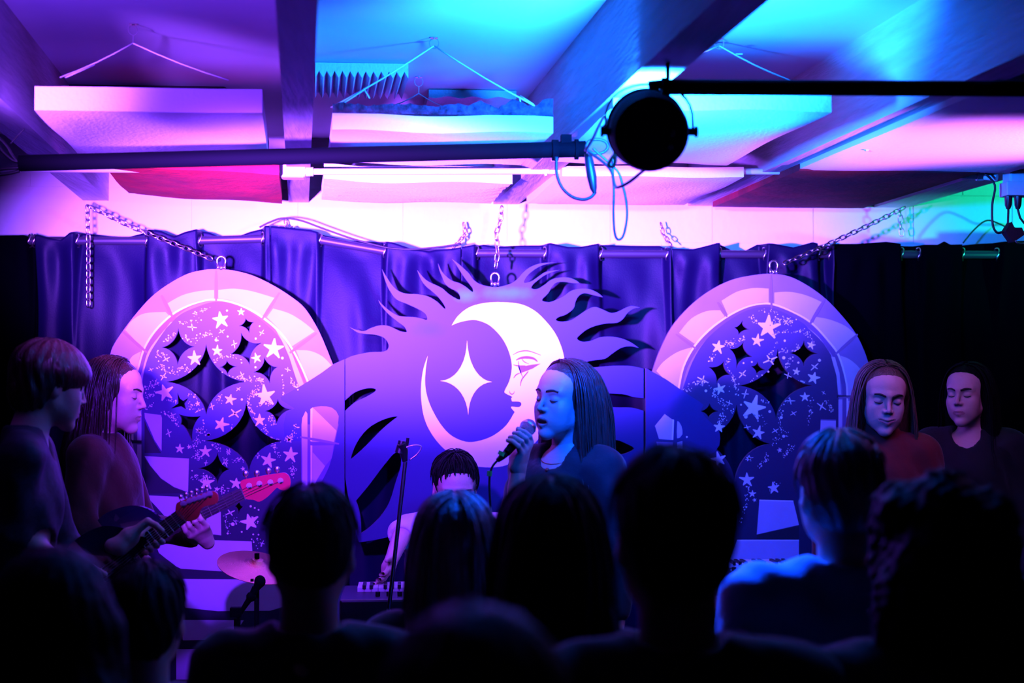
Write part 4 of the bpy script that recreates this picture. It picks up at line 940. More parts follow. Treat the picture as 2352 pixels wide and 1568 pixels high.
def hair_strands(style, n, length, seed, MH, rad=.0032, part=0.0, side=None):
    """tapered locks draped from the parting over the skull"""
    rr = random.Random(seed); G = np.array((MH.to_3x3().inverted() @ Vector((0,0,-1))).normalized()); m = MB(); out = []
    for i in range(n):
        if style in ('long','tied'):
            y0 = rr.uniform(-.03,.07); sg = rr.choice((-1,1)) if side is None else (side if rr.random() < .75 else -side)
            p = np.array((part+sg*rr.uniform(.001,.012), y0, 0.)); ang = rr.gauss(.5,.22)+max(y0,-.02)*3+(.35 if y0 < -.03 else 0)
            d = np.array((sg*math.cos(ang), math.sin(ang)+.1, 0.))
        else:
            a = rr.uniform(0, 6.28); q = abs(rr.gauss(0,.55)); q = min(q, 1.25)
            p = HE_C+HE_R*np.array((math.sin(q)*math.cos(a), math.sin(q)*math.sin(a), math.cos(q)))*1.0; d = np.array((math.cos(a), math.sin(a)-.2, -.2))+np.array([rr.gauss(0,.5) for _ in range(3)])
        u = (p-HE_C)/HE_R; u[2] = max(u[2], math.sqrt(max(.05, 1-u[0]**2-u[1]**2))); u /= np.linalg.norm(u)
        lay = rr.uniform(1.02, 1.10); p = HE_C+HE_R*u*lay; pts = [tuple(p)]; L = 0
        LL = length*rr.uniform(.8, 1.05)+.12 if style in ('long',) else rr.uniform(.05,.13)*(1.3 if style == 'fringe' else 1)
        if style == 'tied': LL = rr.uniform(.10,.17)
        w1, w2 = rr.uniform(0,6), rr.uniform(10,22); st = .014
        while L < LL:
            u = (p-HE_C)/HE_R; r_ = np.linalg.norm(u); nrm = u/HE_R; nrm /= np.linalg.norm(nrm)
            g = G*(.25+L*9)+d*.8*math.exp(-L*7); g = g+np.array((math.sin(L*w2+w1), math.cos(L*w2*.8+w1), 0))*.08
            if r_ < 1.2: g = g-nrm*min(0, g @ nrm)
            g /= np.linalg.norm(g)+1e-9; p = p+g*st
            u = (p-HE_C)/HE_R; r_ = np.linalg.norm(u)
            if r_ < lay: p = HE_C+HE_R*u/r_*lay
            if style not in ('long',) and r_ > lay*1.05: p = HE_C+HE_R*u/r_*lay*1.05
            fc = (p-np.array((0,-.084,-.045)))/np.array((.082,.078,.128)); r_ = np.linalg.norm(fc)
            if r_ < 1 and style in ('short','crop','curly'): break
            if r_ < 1 and style != 'fringe': p = p+np.array((math.copysign(.55, p[0]), 1, 0))*.016*(1-r_)*3
            sh = (p-np.array((0,.03,-.27)))/np.array((.175,.105,.10)); r_ = np.linalg.norm(sh)
            if r_ < 1 and style == 'long': p = np.array((0,.03,-.27))+np.array((.175,.105,.10))*sh/r_
            pts.append(tuple(p)); L += st
            if len(pts) > 60: break
        k = len(pts)
        if k < 4: continue
        q = rad*rr.uniform(.7,1.3)
        m.tube(pts, [q*min(1, .5+3*j/k)*(1 if j < k*.6 else max(.12, 1-(j-k*.6)/(k*.42))) for j in range(k)], 5, flat=.6)
    V = np.array(m.v); F = [f for f in m.f]
    F4 = np.array([f if len(f) == 4 else (f+(f[-1],))[:4] for f in F if len(f) == 4]); return V, F4

# ---- bodies
def rz(v, a): c, s_ = math.cos(a), math.sin(a); return Vector((v[0]*c-v[1]*s_, v[0]*s_+v[1]*c, v[2]))
def hand_relaxed(w, d, side, s=1):
    """pieces of a slightly curled hand hanging from wrist w along d; side is where the thumb goes"""
    w = Vector(w); d = Vector(d).normalized(); t = Vector(side); t = (t-d*t.dot(d)).normalized(); n = d.cross(t)
    f = Field(w-Vector((.13,.13,.24)), w+Vector((.13,.13,.09)), .004)
    f.cap(w-d*.03, w+d*.02, .024*s, .026*s, .01)
    for i, (o, l) in enumerate(((.030,.072),(.010,.080),(-.010,.074),(-.029,.058))):
        k = w+d*(.088-.004*abs(i-1))*s+t*o*s; f.cap(w+d*.015+t*o*.5*s, k, .0135*s, .0115*s, .012)
        a = d; p = k
        for j, q in enumerate((.45,.3,.25)):
            a = (a+n*(.18+.16*j)).normalized(); e = p+a*l*q*s; f.cap(p, e, .0092*s-.0008*j, .0085*s-.0008*j, .003); p = e
    p = w+d*.025*s+t*.022*s; e = p+(d*.6+t*.7+n*.2).normalized()*.042*s; f.cap(p, e, .014*s, .011*s, .01); f.cap(e, e+(d*.9+t*.25+n*.25).normalized()*.045*s, .0105*s, .0085*s, .004)
    return f.mesh()
def hand_grip(w, c, ax, rad, s=1, flip=1, thumb=1):
    """hand closed round a bar through c along ax with its wrist at w: fingers wrap, thumb closes from the other side"""
    w = Vector(w); c = Vector(c); a = Vector(ax).normalized(); u = (w-c); u = (u-a*u.dot(a)).normalized(); v = a.cross(u)*flip
    f = Field([min(w[i],c[i])-.09 for i in range(3)], [max(w[i],c[i])+.09 for i in range(3)], .003)
    def ring(ang, off, r_): return c+a*off+(u*math.cos(ang)+v*math.sin(ang))*r_
    for i, (o, l) in enumerate(((.033,1),(.012,1.07),(-.010,1),(-.030,.86))):
        o *= s; R_ = rad+.0095; k = ring(.75, o, R_+.012); f.cap(w+a*o*.45+u*-.01, k, .0155*s, .0115*s, .016)
        p = k
        for j, (ang, rr_) in enumerate(((1.65*l, R_+.007),(2.6*l, R_+.001),(3.45*l, R_))):
            e = ring(ang, o*(1-.06*j), rr_); f.cap(p, e, .0098*s-.0007*j, .0092*s-.0007*j, .002); p = e
    b = w.lerp(c+u*(rad+.012), .45)-v*.012; f.cap(w, b, .022*s, .019*s, .014)
    p = ring(-.7, .028*thumb*s, rad+.018); f.cap(b, p, .015*s, .0125*s, .01); e = ring(-1.35, .040*thumb*s, rad+.010); f.cap(p, e, .011*s, .0095*s, .003); f.cap(e, ring(-2.05, .046*thumb*s, rad+.009), .0095*s, .0085*s, .002)
    f.ell(w.lerp(c+u*(rad+.015), .5), (.026*s,.022*s,.024*s), .02)
    f.cap(w+(w-c).normalized()*.02, w, .024*s, .026*s, .01)
    return f.mesh()
M_skin = mat('skin', (.72,.46,.36), .45, bump=.12, bscale=90, vary=.05, vscale=20)
M_lip = mat('lips', (.5,.22,.2), .45)
M_brow = mat('brow hair', (.03,.015,.01), .7)
def hairmat(name, c, rough=.35, spec=.5): return mat(name, c, rough, bump=.5, bscale=30, aniso=(6,6,.6), vary=.45, vscale=24, spec=spec)
M_hdark = hairmat('dark brown hair', (.045,.024,.016), .4, .8); M_hblack = hairmat('black hair', (.003,.002,.002), .6, .12); M_hblond = hairmat('fair hair', (.12,.06,.035)); M_hbrown = hairmat('brown hair', (.035,.014,.008))
def cloth(name, c, rough=.85): return mat(name, c, rough, bump=.3, bscale=35, sheen=.2, vary=.15, vscale=12)
M_cblack = cloth('black cloth', (.004,.004,.005)); M_cdark = cloth('dark navy cloth', (.010,.010,.018)); M_cwhite = cloth('white cotton', (.75,.74,.76)); M_cred = cloth('red knit', (.13,.004,.003)); M_jean = cloth('dark denim', (.02,.025,.05)); M_pat = mat('patterned dark shirt', (.012,.008,.02), .7, bump=.3, bscale=30, vary=.95, vscale=60); M_cpale = cloth('pale blue shirt', (.55,.6,.75)); M_shoe = mat('black shoe leather', (.01,.01,.01), .4)
M_orange = cloth('rust red jacket', (.06,.005,.004))
def person(label, hc, z0, yaw, pitch=0, roll=0, byaw=None, kind='neutral', hres=.005, k=1.0, hair='short', hl=.0, hm=None, strands=60, shirt=None, shn='shirt', trousers=None, sw=1.0, arms=None, lean=(0,0), part=0, side=None, brows=False, group=None, neckopen=.0, extra=None, sleeve=1.0, bulk=1.0, high=False, hk=1.0):
    hc = Vector(hc); byaw = yaw if byaw is None else byaw; ya = R(byaw)
    s = (hc.z-z0)/1.575 if not lean[0] and not lean[1] else 1.0*k
    MH = Matrix.Translation(hc) @ Matrix.Rotation(R(yaw),4,'Z') @ Matrix.Rotation(R(pitch),4,'X') @ Matrix.Rotation(R(roll),4,'Y') @ Matrix.Scale(k,4)
    foot = Vector((hc.x, hc.y, z0))+rz((-lean[0], -lean[1], 0), 0)
    r = root('person', foot, label, 'person', group)
    nb = MH @ Vector((0,.05,-.15)); ht = hc.z-z0
    chestz = nb.z-.035*s
    sx = lambda v: (foot+rz((v[0]*s, v[1]*s, 0), ya))
    def J(x, y, z):
        """body point; z as a share of the neck height so a leaning figure bends evenly"""
        t = z/1.43; zz = z0+t*(nb.z-z0); b = max(0, (z-.93)/.5); off = Vector((nb.x-foot.x, nb.y-foot.y, 0))-rz((0,.05*s,0), R(yaw))*.6
        p = foot+rz((x*s, y*s, 0), ya)+off*b; return Vector((p.x, p.y, zz))
    A = {}
    for sg, nm in ((-1,'R'),(1,'L')):
        sh = J(sg*.165*sw, .012, 1.375)
        if arms and nm in arms: el, wr = [Vector(v) for v in arms[nm][:2]]
        else: el = J(sg*.215*sw, .02, 1.09); wr = J(sg*.225*sw, -.03, .84)
        A[nm] = (sh, el, wr)
    allp = [q for v in A.values() for q in v]+[foot, hc]
    lo = [min(p[i] for p in allp)-(.24 if i < 2 else .02) for i in range(3)]; hi = [max(p[i] for p in allp)+(.24 if i < 2 else -.0) for i in range(3)]
    # skin: trunk, neck, arms and legs as one surface
    f = Field(lo, hi, .009); b_ = bulk
    Mz = Matrix.Rotation(ya, 3, 'Z')
    f.ell(J(0,0,1.24), (.145*sw*s*b_,.095*s,.19*s), .04, M=Mz).ell(J(0,0,1.0), (.12*s*b_,.085*s,.17*s), .05, M=Mz).ell(J(0,0,.9), (.15*s*b_,.10*s,.11*s), .05, M=Mz)
    f.cap(J(-.13*sw,.01,1.375), J(.13*sw,.01,1.375), .045*s, .045*s, .04)
    f.cap(nb+Vector((0,0,-.05)), MH @ Vector((0,.03,-.08)), .056*k, .050*k, .03)
    for nm, (a, e, w) in A.items(): f.cap(a, e, .044*s, .036*s, .02); f.cap(e, w, .036*s, .023*s, .015)
    for sg in (-1,1):
        f.cap(J(sg*.085,0,.88), J(sg*.095,-.01,.47), .078*s, .05*s, .03); f.cap(J(sg*.095,-.01,.47), J(sg*.1,.02,.08), .048*s, .03*s, .02)
        f.cap(J(sg*.1,.02,.06), J(sg*.11,-.13,.03), .03*s, .022*s, .02)
    V, F = f.mesh(); HV, HF, Hm, Hf = head(kind, hres)
    pcs = [(V, F, None, 0), (HV, HF, MH, Hm)]
    for nm, (a, e, w) in A.items():
        if arms and nm in arms and len(arms[nm]) > 2: Vh, Fh = hand_grip(w, *arms[nm][2:])
        else: sd = rz((0,-1,0), ya); Vh, Fh = hand_relaxed(w, (w-e), sd, s)
        pcs.append((Vh, Fh, None, 0))
    build('body', pcs, [M_skin, M_lip], r, 3 if hres < .004 else 1)
    # clothes
    f = Field(lo, [hi[0], hi[1], hi[2]], .008)
    f.ell(J(0,0,1.25), (.163*sw*s*b_,.112*s,.20*s), .04, M=Mz).ell(J(0,0,1.04), (.148*s*b_,.106*s,.2*s), .06, M=Mz).ell(J(0,0,.90), (.168*s*b_,.118*s,.12*s), .05, M=Mz)
    f.cap(J(-.125*sw,.015,1.372), J(.125*sw,.015,1.372), .062*s, .062*s, .04)
    for sg in (-1,1): f.cap(J(sg*.12*sw,.015,1.385), nb+Vector((0,0,-.005)), .05*s, .05*s, .03)
    if high: f.cap(nb+Vector((0,0,-.03)), MH @ Vector((0,.03,-.125)), .064*k, .060*k, .02)
    for nm, (a, e, w) in A.items():
        f.cap(a, e, .062*s, .050*s, .03)
        if sleeve > 0: f.cap(e, Vector(e).lerp(w, .9*sleeve), .050*s, .037*s, .02)
    ph = hc.x*7
    f.ripple(lambda X, Y, Z: .0032*np.sin(Z*42+X*26+ph+1.5*np.sin(X*19+Y*11))*np.sin(Y*23+X*17+ph)+.002*np.sin(X*70+Z*31+Y*44))
    if not high:
        fwd = rz((0,-1,0), R(yaw)); c = nb+Vector((0,0,.045))+fwd*.01; f.ell(c, (.068*k,.068*k,.062*k), .01, sub=True)
        if neckopen: c2 = nb+fwd*.07+Vector((0,0,-.01)); f.ell(c2, (.05,.06,neckopen), .015, sub=True)
    if arms:
        for nm in arms: w = A[nm][2]; e = A[nm][1]; f.cap(Vector(e).lerp(w, .93*max(sleeve,.05)), w+(w-Vector(e)).normalized()*.1, .06*s, .07*s, .004, sub=True)
    V, F = f.mesh(); build(shn, [(V, F, None, 0)], shirt or M_cblack, r, 1)
    f = Field(lo, [hi[0], hi[1], z0+1.0*s], .011)
    f.ell(J(0,0,.88), (.165*s*b_,.115*s,.11*s), .05, M=Mz)
    for sg in (-1,1): f.cap(J(sg*.085,0,.86), J(sg*.098,-.01,.47), .092*s, .066*s, .03); f.cap(J(sg*.098,-.01,.47), J(sg*.1,.02,.09), .064*s, .052*s, .03)
    V, F = f.mesh(); build('trousers', [(V, F, None, 0)], trousers or M_jean, r, 1)
    for sg in (-1,1):
        a = J(sg*.1,.05,.045); b = J(sg*.115,-.15,.035); g = Field([min(a[i],b[i])-.08 for i in range(3)], [max(a[i],b[i])+.08 for i in range(3)], .008)
        g.cap(a, b, .045*s, .036*s, .02).cap(J(sg*.1,.03,.05), J(sg*.1,.03,.10), .046*s, .044*s, .02); V, F = g.mesh(); V[:,2] = np.maximum(V[:,2], z0); build('shoe', [(V, F, None, 0)], M_shoe, r)
    # hair
    if hair:
        MHh = MH @ Matrix.Scale(hk, 4) if hk != 1 else MH
        V, F = hair_volume(hair, .0045 if hres < .004 else .006, hl, int(abs(hc.x)*1000)); pc = [(V, F, MHh, 0)]
        if strands: V, F = hair_strands('long' if hair == 'long' else ('tied' if hair == 'tied' else hair), strands, hl, int(abs(hc.x)*999)+1, MHh, part=part, side=side); pc.append((V, F, MHh, 0))
        build('hair', pc, hm or M_hdark, r)
    if brows:
        for sg in (-1,1):
            m = MB(); pts = [];
            for t in range(9): x = sg*(.012+.036*t/8); z = .0185+.007*math.sin(t/8*2.4)-(.0 if kind != 'sing' else .004*(1-t/8)*-1); pts.append(MH @ Vector((x, surf(Hf, x, z)-.0005, z)))
            m.tube(pts, [.0020+.0018*math.sin(math.pi*min(t+2,8)/9) for t in range(9)], 6); m.obj('eyebrow', M_brow, r, smooth=True)
            m = MB(); pts = []
            for t in range(9): x = sg*(.018+.028*t/8); z = -.0035-.0035*math.sin(math.pi*t/8); pts.append(MH @ Vector((x, surf(Hf, x, z)-.0008, z)))
            m.tube(pts, [.0009+.0009*math.sin(math.pi*t/8) for t in range(9)], 5); m.obj('eyelash', M_brow, r, smooth=True)
    if extra: extra(r, MH, J)
    return r, MH, J
ZS = .2
def mic(r_parent, tip, d, name='microphone'): pass
# ---- singer
hc = P(1296, 918, 4.4)
mt = P(1213, 981, 4.27); mb_ = P(1163, 1040, 4.20); mdir = (mb_-mt).normalized()
grip = mt.lerp(mb_, .52)
def singer_extra(r, MH, J):
    ring = []
    for t in range(24):
        a = 2*math.pi*t/24; ring.append(J(.085*math.sin(a), .01-.085*math.cos(a)*.9, 1.43-.045*math.cos(a)))
    m = MB(); m.tube(ring, .0013, 5, closed=True); c = J(0,-.085,1.375); m.ball(c+Vector((-.0,-.012,-.006)), .007, 8); m.obj('necklace', mat('red beads', (.7,.05,.03), .25), r, smooth=True)
    m = MB(); c = MH @ Vector((.0795,.004,-.045)); m.tube([c+Vector((0,.006*math.cos(t),.009*math.sin(t))) for t in [k_*math.pi/6 for k_ in range(12)]], .0012, 5, closed=True); m.obj('earring', M_steel, r, smooth=True)
person('woman singing into a microphone, long straight dark hair, dark jacket, face turned left', hc, ZS, -50, -3, 4, byaw=-45, kind='sing', hres=.0026, k=1.0, hair='long', hl=.42, hm=M_hdark, strands=420, shirt=M_cdark, shn='jacket', sw=.93, part=-.006,
       arms={'R': (P(1172,1262,4.22), P(1190,1074,4.24), grip, mdir, .0125, .92, 1, -1)}, brows=True, neckopen=.09, sleeve=.62, extra=singer_extra)
r = root('microphone', mt, 'silver mesh headed black microphone held by the singing woman', 'microphone')
M_mesh = mat('silver wire mesh', (.55,.56,.6), .35, metal=.8, bump=1, bscale=500)
q = mdir.to_track_quat('Z','Y').to_matrix().to_4x4(); Mm = Matrix.Translation(mt) @ q
m = MB(); m.lathe([(.001,-.025),(.012,-.023),(.020,-.016),(.0245,-.004),(.0245,.006),(.021,.018),(.017,.024),(.001,.025)], 24, Mm); m.obj('grille', M_mesh, r, smooth='auto')
m = MB(); m.lathe([(.001,-.003),(.0255,-.003),(.0255,.004),(.001,.004)], 24, Mm); m.obj('band', M_steel, r, smooth='auto')
m = MB(); L = (mb_-mt).length; m.lathe([(.001,.02),(.0175,.022),(.0165,.03),(.0115,L),(.001,L)], 20, Mm); m.obj('handle', M_black, r, smooth='auto')
M_tape = mat('green tape', (.1,.8,.15), .5)
r = root('microphone_cable', mb_, 'black microphone plug and short cable with bands of green tape', 'cable')
e = P(1142,1058,4.20); m = MB(); m.tube([mb_, mb_.lerp(e,.5), e], [.011,.010,.0065], 12); m.obj('plug_body', M_blackp, r, smooth='auto')
pts = [P(x,y,4.2) for x, y in smooth([(1142,1058),(1133,1068),(1127,1082),(1124,1105),(1126,1160),(1135,1300),(1140,1500)], False, 4)]
m = MB(); m.tube(pts, .0035, 8); m.obj('cord', M_rubber, r, smooth=True)
a, b = P(1152,1046,4.2), P(1148,1051,4.2); MB().tube([P(1155,1037,4.2), P(1151,1046,4.2)], .0125, 12).obj('tape', M_tape, r, smooth='auto'); MB().tube([P(1125,1081,4.2), P(1124,1093,4.2)], .0075, 10).obj('tape', M_tape, r, smooth='auto')

# ---- left players
hA = P(120, 884, 4.0); hB = P(262, 905, 4.75)
nA = P(418, 1180, 4.12); gA = P(300, 1262, 4.02)
def axis_of(a, b): return (Vector(b)-Vector(a)).normalized()
gnA0, gnA1 = P(418,1181,4.14), P(352,1232,4.10)
person('dark haired guitarist at far left in a patterned shirt, back half turned to us', hA, ZS, 124, 12, 0, byaw=100, hres=.004, k=.93, hair='fringe', hm=M_hbrown, strands=160, shirt=M_pat, sw=1.05, lean=(.12,0),
       arms={'L': (P(150,1275,4.22), P(275,1250,4.10), P(338,1236,4.11), axis_of(P(338,1236,4.11), gnA0), .024, .95, -1, 1), 'R': (P(20,1210,3.86), P(150,1300,3.95))}, neckopen=.07, sleeve=.55)
person('long haired bass player in profile at left, behind the other guitarist, rust red jacket', hB, ZS, 84, 6, 0, byaw=88, hres=.0032, k=.98, hair='long', hl=.3, hm=M_hbrown, strands=220, shirt=M_orange, shn='jacket', sw=1.0, side=1,
       arms={'L': (P(330,1210,4.95), P(470,1235,4.62), P(440,1192,4.58), axis_of(P(440,1192,4.58), P(560,1122,4.58)), .022, .95, -1, 1), 'R': (P(180,1200,4.55), P(260,1270,4.55))}, brows=True)
M_hsred = mat('red lacquered wood', (.75,.02,.07), .3, coat=.5); M_hsbrn = mat('amber lacquered wood', (.5,.04,.03), .35, coat=.4); M_fret = mat('dark rosewood', (.02,.01,.01), .5)
M_gbody = mat('dark lacquer', (.01,.01,.03), .15, coat=1)
def guitar(name, label, Y, head_px, nut, bodyc, posts, keys, mhs, nw, strings, keyr=.008, bl=.46):
    n0, n1 = P(*nut[0], Y), P(*nut[1], Y); nc = (n0+n1)/2; bc = P(*bodyc, Y-.03)
    r = root(name, bc, label, 'guitar')
    a = (nc-bc).normalized(); nrm = Vector((0,-1,0)); nrm = (nrm-a*nrm.dot(a)).normalized(); b = nrm.cross(a)
    M3 = Matrix((a, b, nrm)).transposed().to_4x4(); M3.translation = nc; Lb = (nc-bc).length
    m = MB(); m.slab([[(P(x,y,Y).x, P(x,y,Y).z) for x,y in smooth(head_px, True, 3)]], Y-.006, Y+.008); m.obj('headstock', mhs, r, bevel=.0015)
    m = MB(); w0 = nw; w1 = nw*1.35
    for (u0, u1) in ((0,1),):
        sec = []
        for x, w in ((0, w0), (-Lb*.80, w1)):
            sec.append([M3 @ Vector((x, w/2*math.cos(t), -.004-.018*math.sin(t))) for t in [k_*math.pi/8 for k_ in range(9)]]+[M3 @ Vector((x, -w/2, .003)), M3 @ Vector((x, w/2, .003))])
        n_ = len(sec[0]); m.add(sec[0]+sec[1], [(i, (i+1) % n_, n_+(i+1) % n_, n_+i) for i in range(n_)]+[tuple(range(n_))[::-1], tuple(range(n_, 2*n_))])
    m.obj('neck', M_fret, r, smooth='auto')
    m = MB()
    for i in range(1, 20):
        x = -Lb*1.25*(1-2**(-i/12)); w = w0+(w1-w0)*(-x/(Lb*.8))
        if -x > Lb*.78: break
        m.tube([M3 @ Vector((x, -w/2, .004)), M3 @ Vector((x, w/2, .004))], .0011, 5)
    m.tube([M3 @ Vector((0, -w0/2, .005)), M3 @ Vector((0, w0/2, .005))], .0018, 6)
    m.obj('fret_wires', M_steel, r)
    out = [(.26,0),(.24,.05),(.22,.10),(.16,.15),(.06,.165),(-.02,.14),(-.08,.12),(-.16,.15),(-.24,.18),(-.31,.15),(-.34,.05),(-.34,-.06),(-.30,-.16),(-.22,-.19),(-.14,-.165),(-.07,-.125),(0,-.13),(.07,-.155),(.12,-.13),(.11,-.07),(.08,-.035)]
    sc = bl/.6; o2 = smooth([(x*sc, y*sc) for x, y in out], True, 4); m = MB(); m.slab([o2], -.02, .022)
    Mb = Matrix((a, nrm*-1, b)).transposed().to_4x4(); Mb.translation = bc
    m.v = [tuple(Mb @ Vector(v)) for v in m.v]; m.obj('guitar_body', M_gbody, r, bevel=.008)
    m = MB()
    for i, (px, py) in enumerate(posts):
        t = (i+.5)/strings-.5; m.tube([P(px,py,Y-.012), M3 @ Vector((0, -t*w0*.8, .008)), bc-a*.1+b*(-t*w1*.8)+nrm*.035], .0007, 4)
    m.obj('strings', M_steel, r)
    for (px, py) in posts:
        m = MB(); m.tube([P(px,py,Y-.004), P(px,py,Y-.02)], .0052, 12); m.tube([P(px,py,Y-.0065), P(px,py,Y-.009)], .009, 14); m.obj('tuning_post', M_steel, r, smooth='auto')
    for (px, py) in keys:
        c = P(px,py,Y+.012); m = MB(); m.ball(c, keyr, 12, sc=(.85,.35,1)); e = c+(Vector((nc.x-c.x,0,nc.z-c.z)).normalized()*.0+Vector((.1,0,-1))).normalized()*.022; m.tube([c, e], .0025, 6); m.obj('tuning_key', M_steel, r, smooth=True)
    return r
cv = lambda l: [(180+x/4.021, 1060+y/4.021) for x, y in l]
guitar('bass_guitar', 'bass guitar with a bright red four peg headstock pointing up right over the left arch', 4.58,
       cv([(1500,180),(1600,150),(1740,122),(1850,106),(1910,102),(1948,135),(1962,190),(1948,240),(1905,262),(1865,255),(1835,240),(1800,272),(1740,330),(1672,368),(1620,350),(1548,340),(1520,270)]),
       cv([(1500,250),(1542,340)]), (255,1275), cv([(1577,222),(1672,203),(1773,190),(1867,175)]), cv([(1545,112),(1648,108),(1755,85),(1835,72)]), M_hsred, .040, 4, .011)
guitar('electric_guitar', 'electric guitar with a small dark red six peg headstock, held by the leftmost guitarist', 4.14,
       cv([(905,468),(908,390),(945,363),(1090,310),(1230,272),(1275,282),(1292,320),(1288,372),(1240,396),(1170,412),(1130,445),(1115,500),(1080,535),(985,545)]),
       cv([(925,455),(985,548)]), (205,1345), cv([(970,388),(1025,366),(1070,350),(1115,335),(1165,318),(1212,298)]), cv([(945,328),(995,305),(1042,290),(1090,270),(1140,250),(1187,235)]), M_hsbrn, .044, 6, .0075)

# ---- keyboard player bowed over the keys
kz = P(830,1372,4.6).z
hK = P(1045, 1118, 5.1)
person('person in a white shirt bowed over a keyboard, only dark hair and forehead showing', hK, ZS, 6, 20, 0, byaw=0, hres=.004, k=.98, hair='short', hm=M_hblack, strands=140, shirt=M_cwhite, trousers=M_cblack, lean=(0,-.12), brows=True,
       arms={'R': (Vector((P(925,1300,5.12).x,5.13,kz+.15)), Vector((P(895,1366,4.92).x,4.92,kz+.065))), 'L': (Vector((P(1150,1300,5.12).x,5.13,kz+.15)), Vector((P(1105,1366,4.92).x,4.92,kz+.065)))}, sleeve=.35, bulk=1.1)
def keyboard(label, x0, x1, Y, z, tilt=0):
    r = root('keyboard', ((x0+x1)/2, Y, ZS), label, 'keyboard')
    m = MB(); m.box(((x0+x1)/2, Y, z-.04), (x1-x0, .32, .08)); m.obj('case', M_blackp, r, bevel=.008)
    m = MB(); n = int((x1-x0-.1)/.023)
    for i in range(n): m.box((x0+.05+.023*(i+.5), Y+.075, z+.006), (.0215,.14,.014))
    m.obj('white_keys', M_pvc, r)
    m = MB()
    for i in range(n-1):
        if i % 7 in (0,1,3,4,5): m.box((x0+.05+.023*(i+1), Y+.045, z+.016), (.011,.09,.012))
    m.obj('black_keys', M_blackp, r)
    m = MB()
    for i in range(8): c = (x0+.12+i*(x1-x0-.24)/7, Y-.09, z); m.tube([c, (c[0], c[1], z+.014)], .008, 12)
    m.obj('control_knobs', M_blackp, r, smooth='auto')
    for sg in (-1,1):
        cx = (x0+x1)/2; m = MB(); m.tube([(cx-sg*.3, Y, ZS+.012), (cx+sg*.3, Y, z-.085)], .014, 10); m.tube([(cx-sg*.3, Y-.16, ZS+.014), (cx-sg*.3, Y+.16, ZS+.014)], .014, 10); m.tube([(cx+sg*.3, Y-.13, z-.09), (cx+sg*.3, Y+.13, z-.09)], .012, 10); m.obj('stand_leg', M_black, r, smooth='auto')
    return r
kz = P(830,1372,4.6).z
keyboard('black keyboard on a cross legged stand in front of the bowed white shirted player', P(785,1370,4.72).x, P(1125,1370,4.72).x, 4.72, kz)
kx0, kx1 = P(1600,1310,5.25).x, P(1870,1310,5.25).x
r = keyboard('black keyboard in front of the right arch, a dashed row of lit marks on top', kx0, kx1, 5.25, P(1740,1303,5.25).z)
m = MB(); kz2 = P(1740,1303,5.25).z
for px, w in ((1682,10),(1700,7),(1716,6),(1735,14),(1752,5),(1776,16),(1795,6),(1810,5),(1664,6)):
    c = P(px,1303,5.17); m.box((c.x, 5.17, kz2+.002), (w*.0013, .008, .006))
m.obj('lit_marks', M_pvc, r)
# ---- women at right
person('smiling fair haired woman in a red high necked top at right, eyes lowered', P(2028,912,4.9), ZS, -6, 10, 3, byaw=-20, kind='smile', hres=.0028, k=1.0, hair='long', hl=.34, hm=M_hblond, strands=260, shirt=M_cred, sw=.9, brows=True, high=True)
person('dim woman with long dark hair in a black top at far right, face turned left', P(2222,905,5.25), ZS, -44, 2, 0, byaw=-20, hres=.0035, k=.95, hair='long', hl=.34, hm=M_hblack, strands=160, shirt=M_cblack, sw=.92, brows=True, neckopen=.08)

# ---- audience, backs to us
def crowd(label, px, top, Y, k=1.0, **kw):
    hc = P(px, top, Y)-Vector((0,0,.122*k)); kw.setdefault('shirt', M_cblack)
    return person(label, hc, 0, kw.pop('yaw', 180), k=k, hres=.006, group='audience in silhouette', **kw)
crowd('silhouetted audience head with short hair, between the bass headstock and the microphone stand', 716, 1116, 2.7, hair='crop', strands=60, bulk=1.1, hm=M_hblack)
crowd('audience member whose long hair catches blue light on the crown, below the keyboard player', 1043, 1131, 3.1, k=.95, hair='long', hl=.32, strands=160, hm=M_hdark, sw=.9)
crowd('long haired audience silhouette just below the singer', 1262, 1098, 2.55, hair='long', hl=.3, strands=120, hm=M_hblack, k=1.03, sw=.95)
crowd('tall broad audience silhouette with short hair, right of the singer', 1545, 1032, 2.0, hair='short', strands=70, hm=M_hblack, k=1.02, sw=1.0)
def pale_strap(r, MH, J):
    m = MB(); m.tube([P(x,y,Y) for x,y,Y in [(1690,1420,2.80),(1720,1465,2.745),(1790,1510,2.715),(1880,1558,2.70),(1950,1515,2.705),(2015,1465,2.72)]], .010, 8, flat=.5); m.obj('strap', M_cpale, r, smooth=True)
crowd('short haired audience member in a pale shirt, head rimmed in blue, before the right arch', 1925, 992, 2.85, hair='short', strands=110, hm=M_hdark, shirt=M_cpale, k=1.0, sw=1.1, extra=pale_strap)
crowd('curly haired audience silhouette near the right edge', 2150, 1108, 2.15, hair='curly', strands=0, hm=M_hblack, k=.92)
crowd('audience silhouette cut off by the right edge of the view', 2440, 1215, 2.5, hair='long', hl=.2, strands=0, hm=M_hblack)
crowd('rounded audience head in the bottom left corner', 128, 1253, 2.1, hair='long', hl=.12, strands=0, hm=M_hblack)
crowd('audience silhouette second from the left, under the electric guitar', 338, 1288, 2.95, hair='short', strands=40, hm=M_hblack, k=.95)
crowd('nearest audience head, dark and blurred at bottom centre', 1090, 1388, 1.32, hair='short', strands=0, hm=M_hblack, k=1.05)

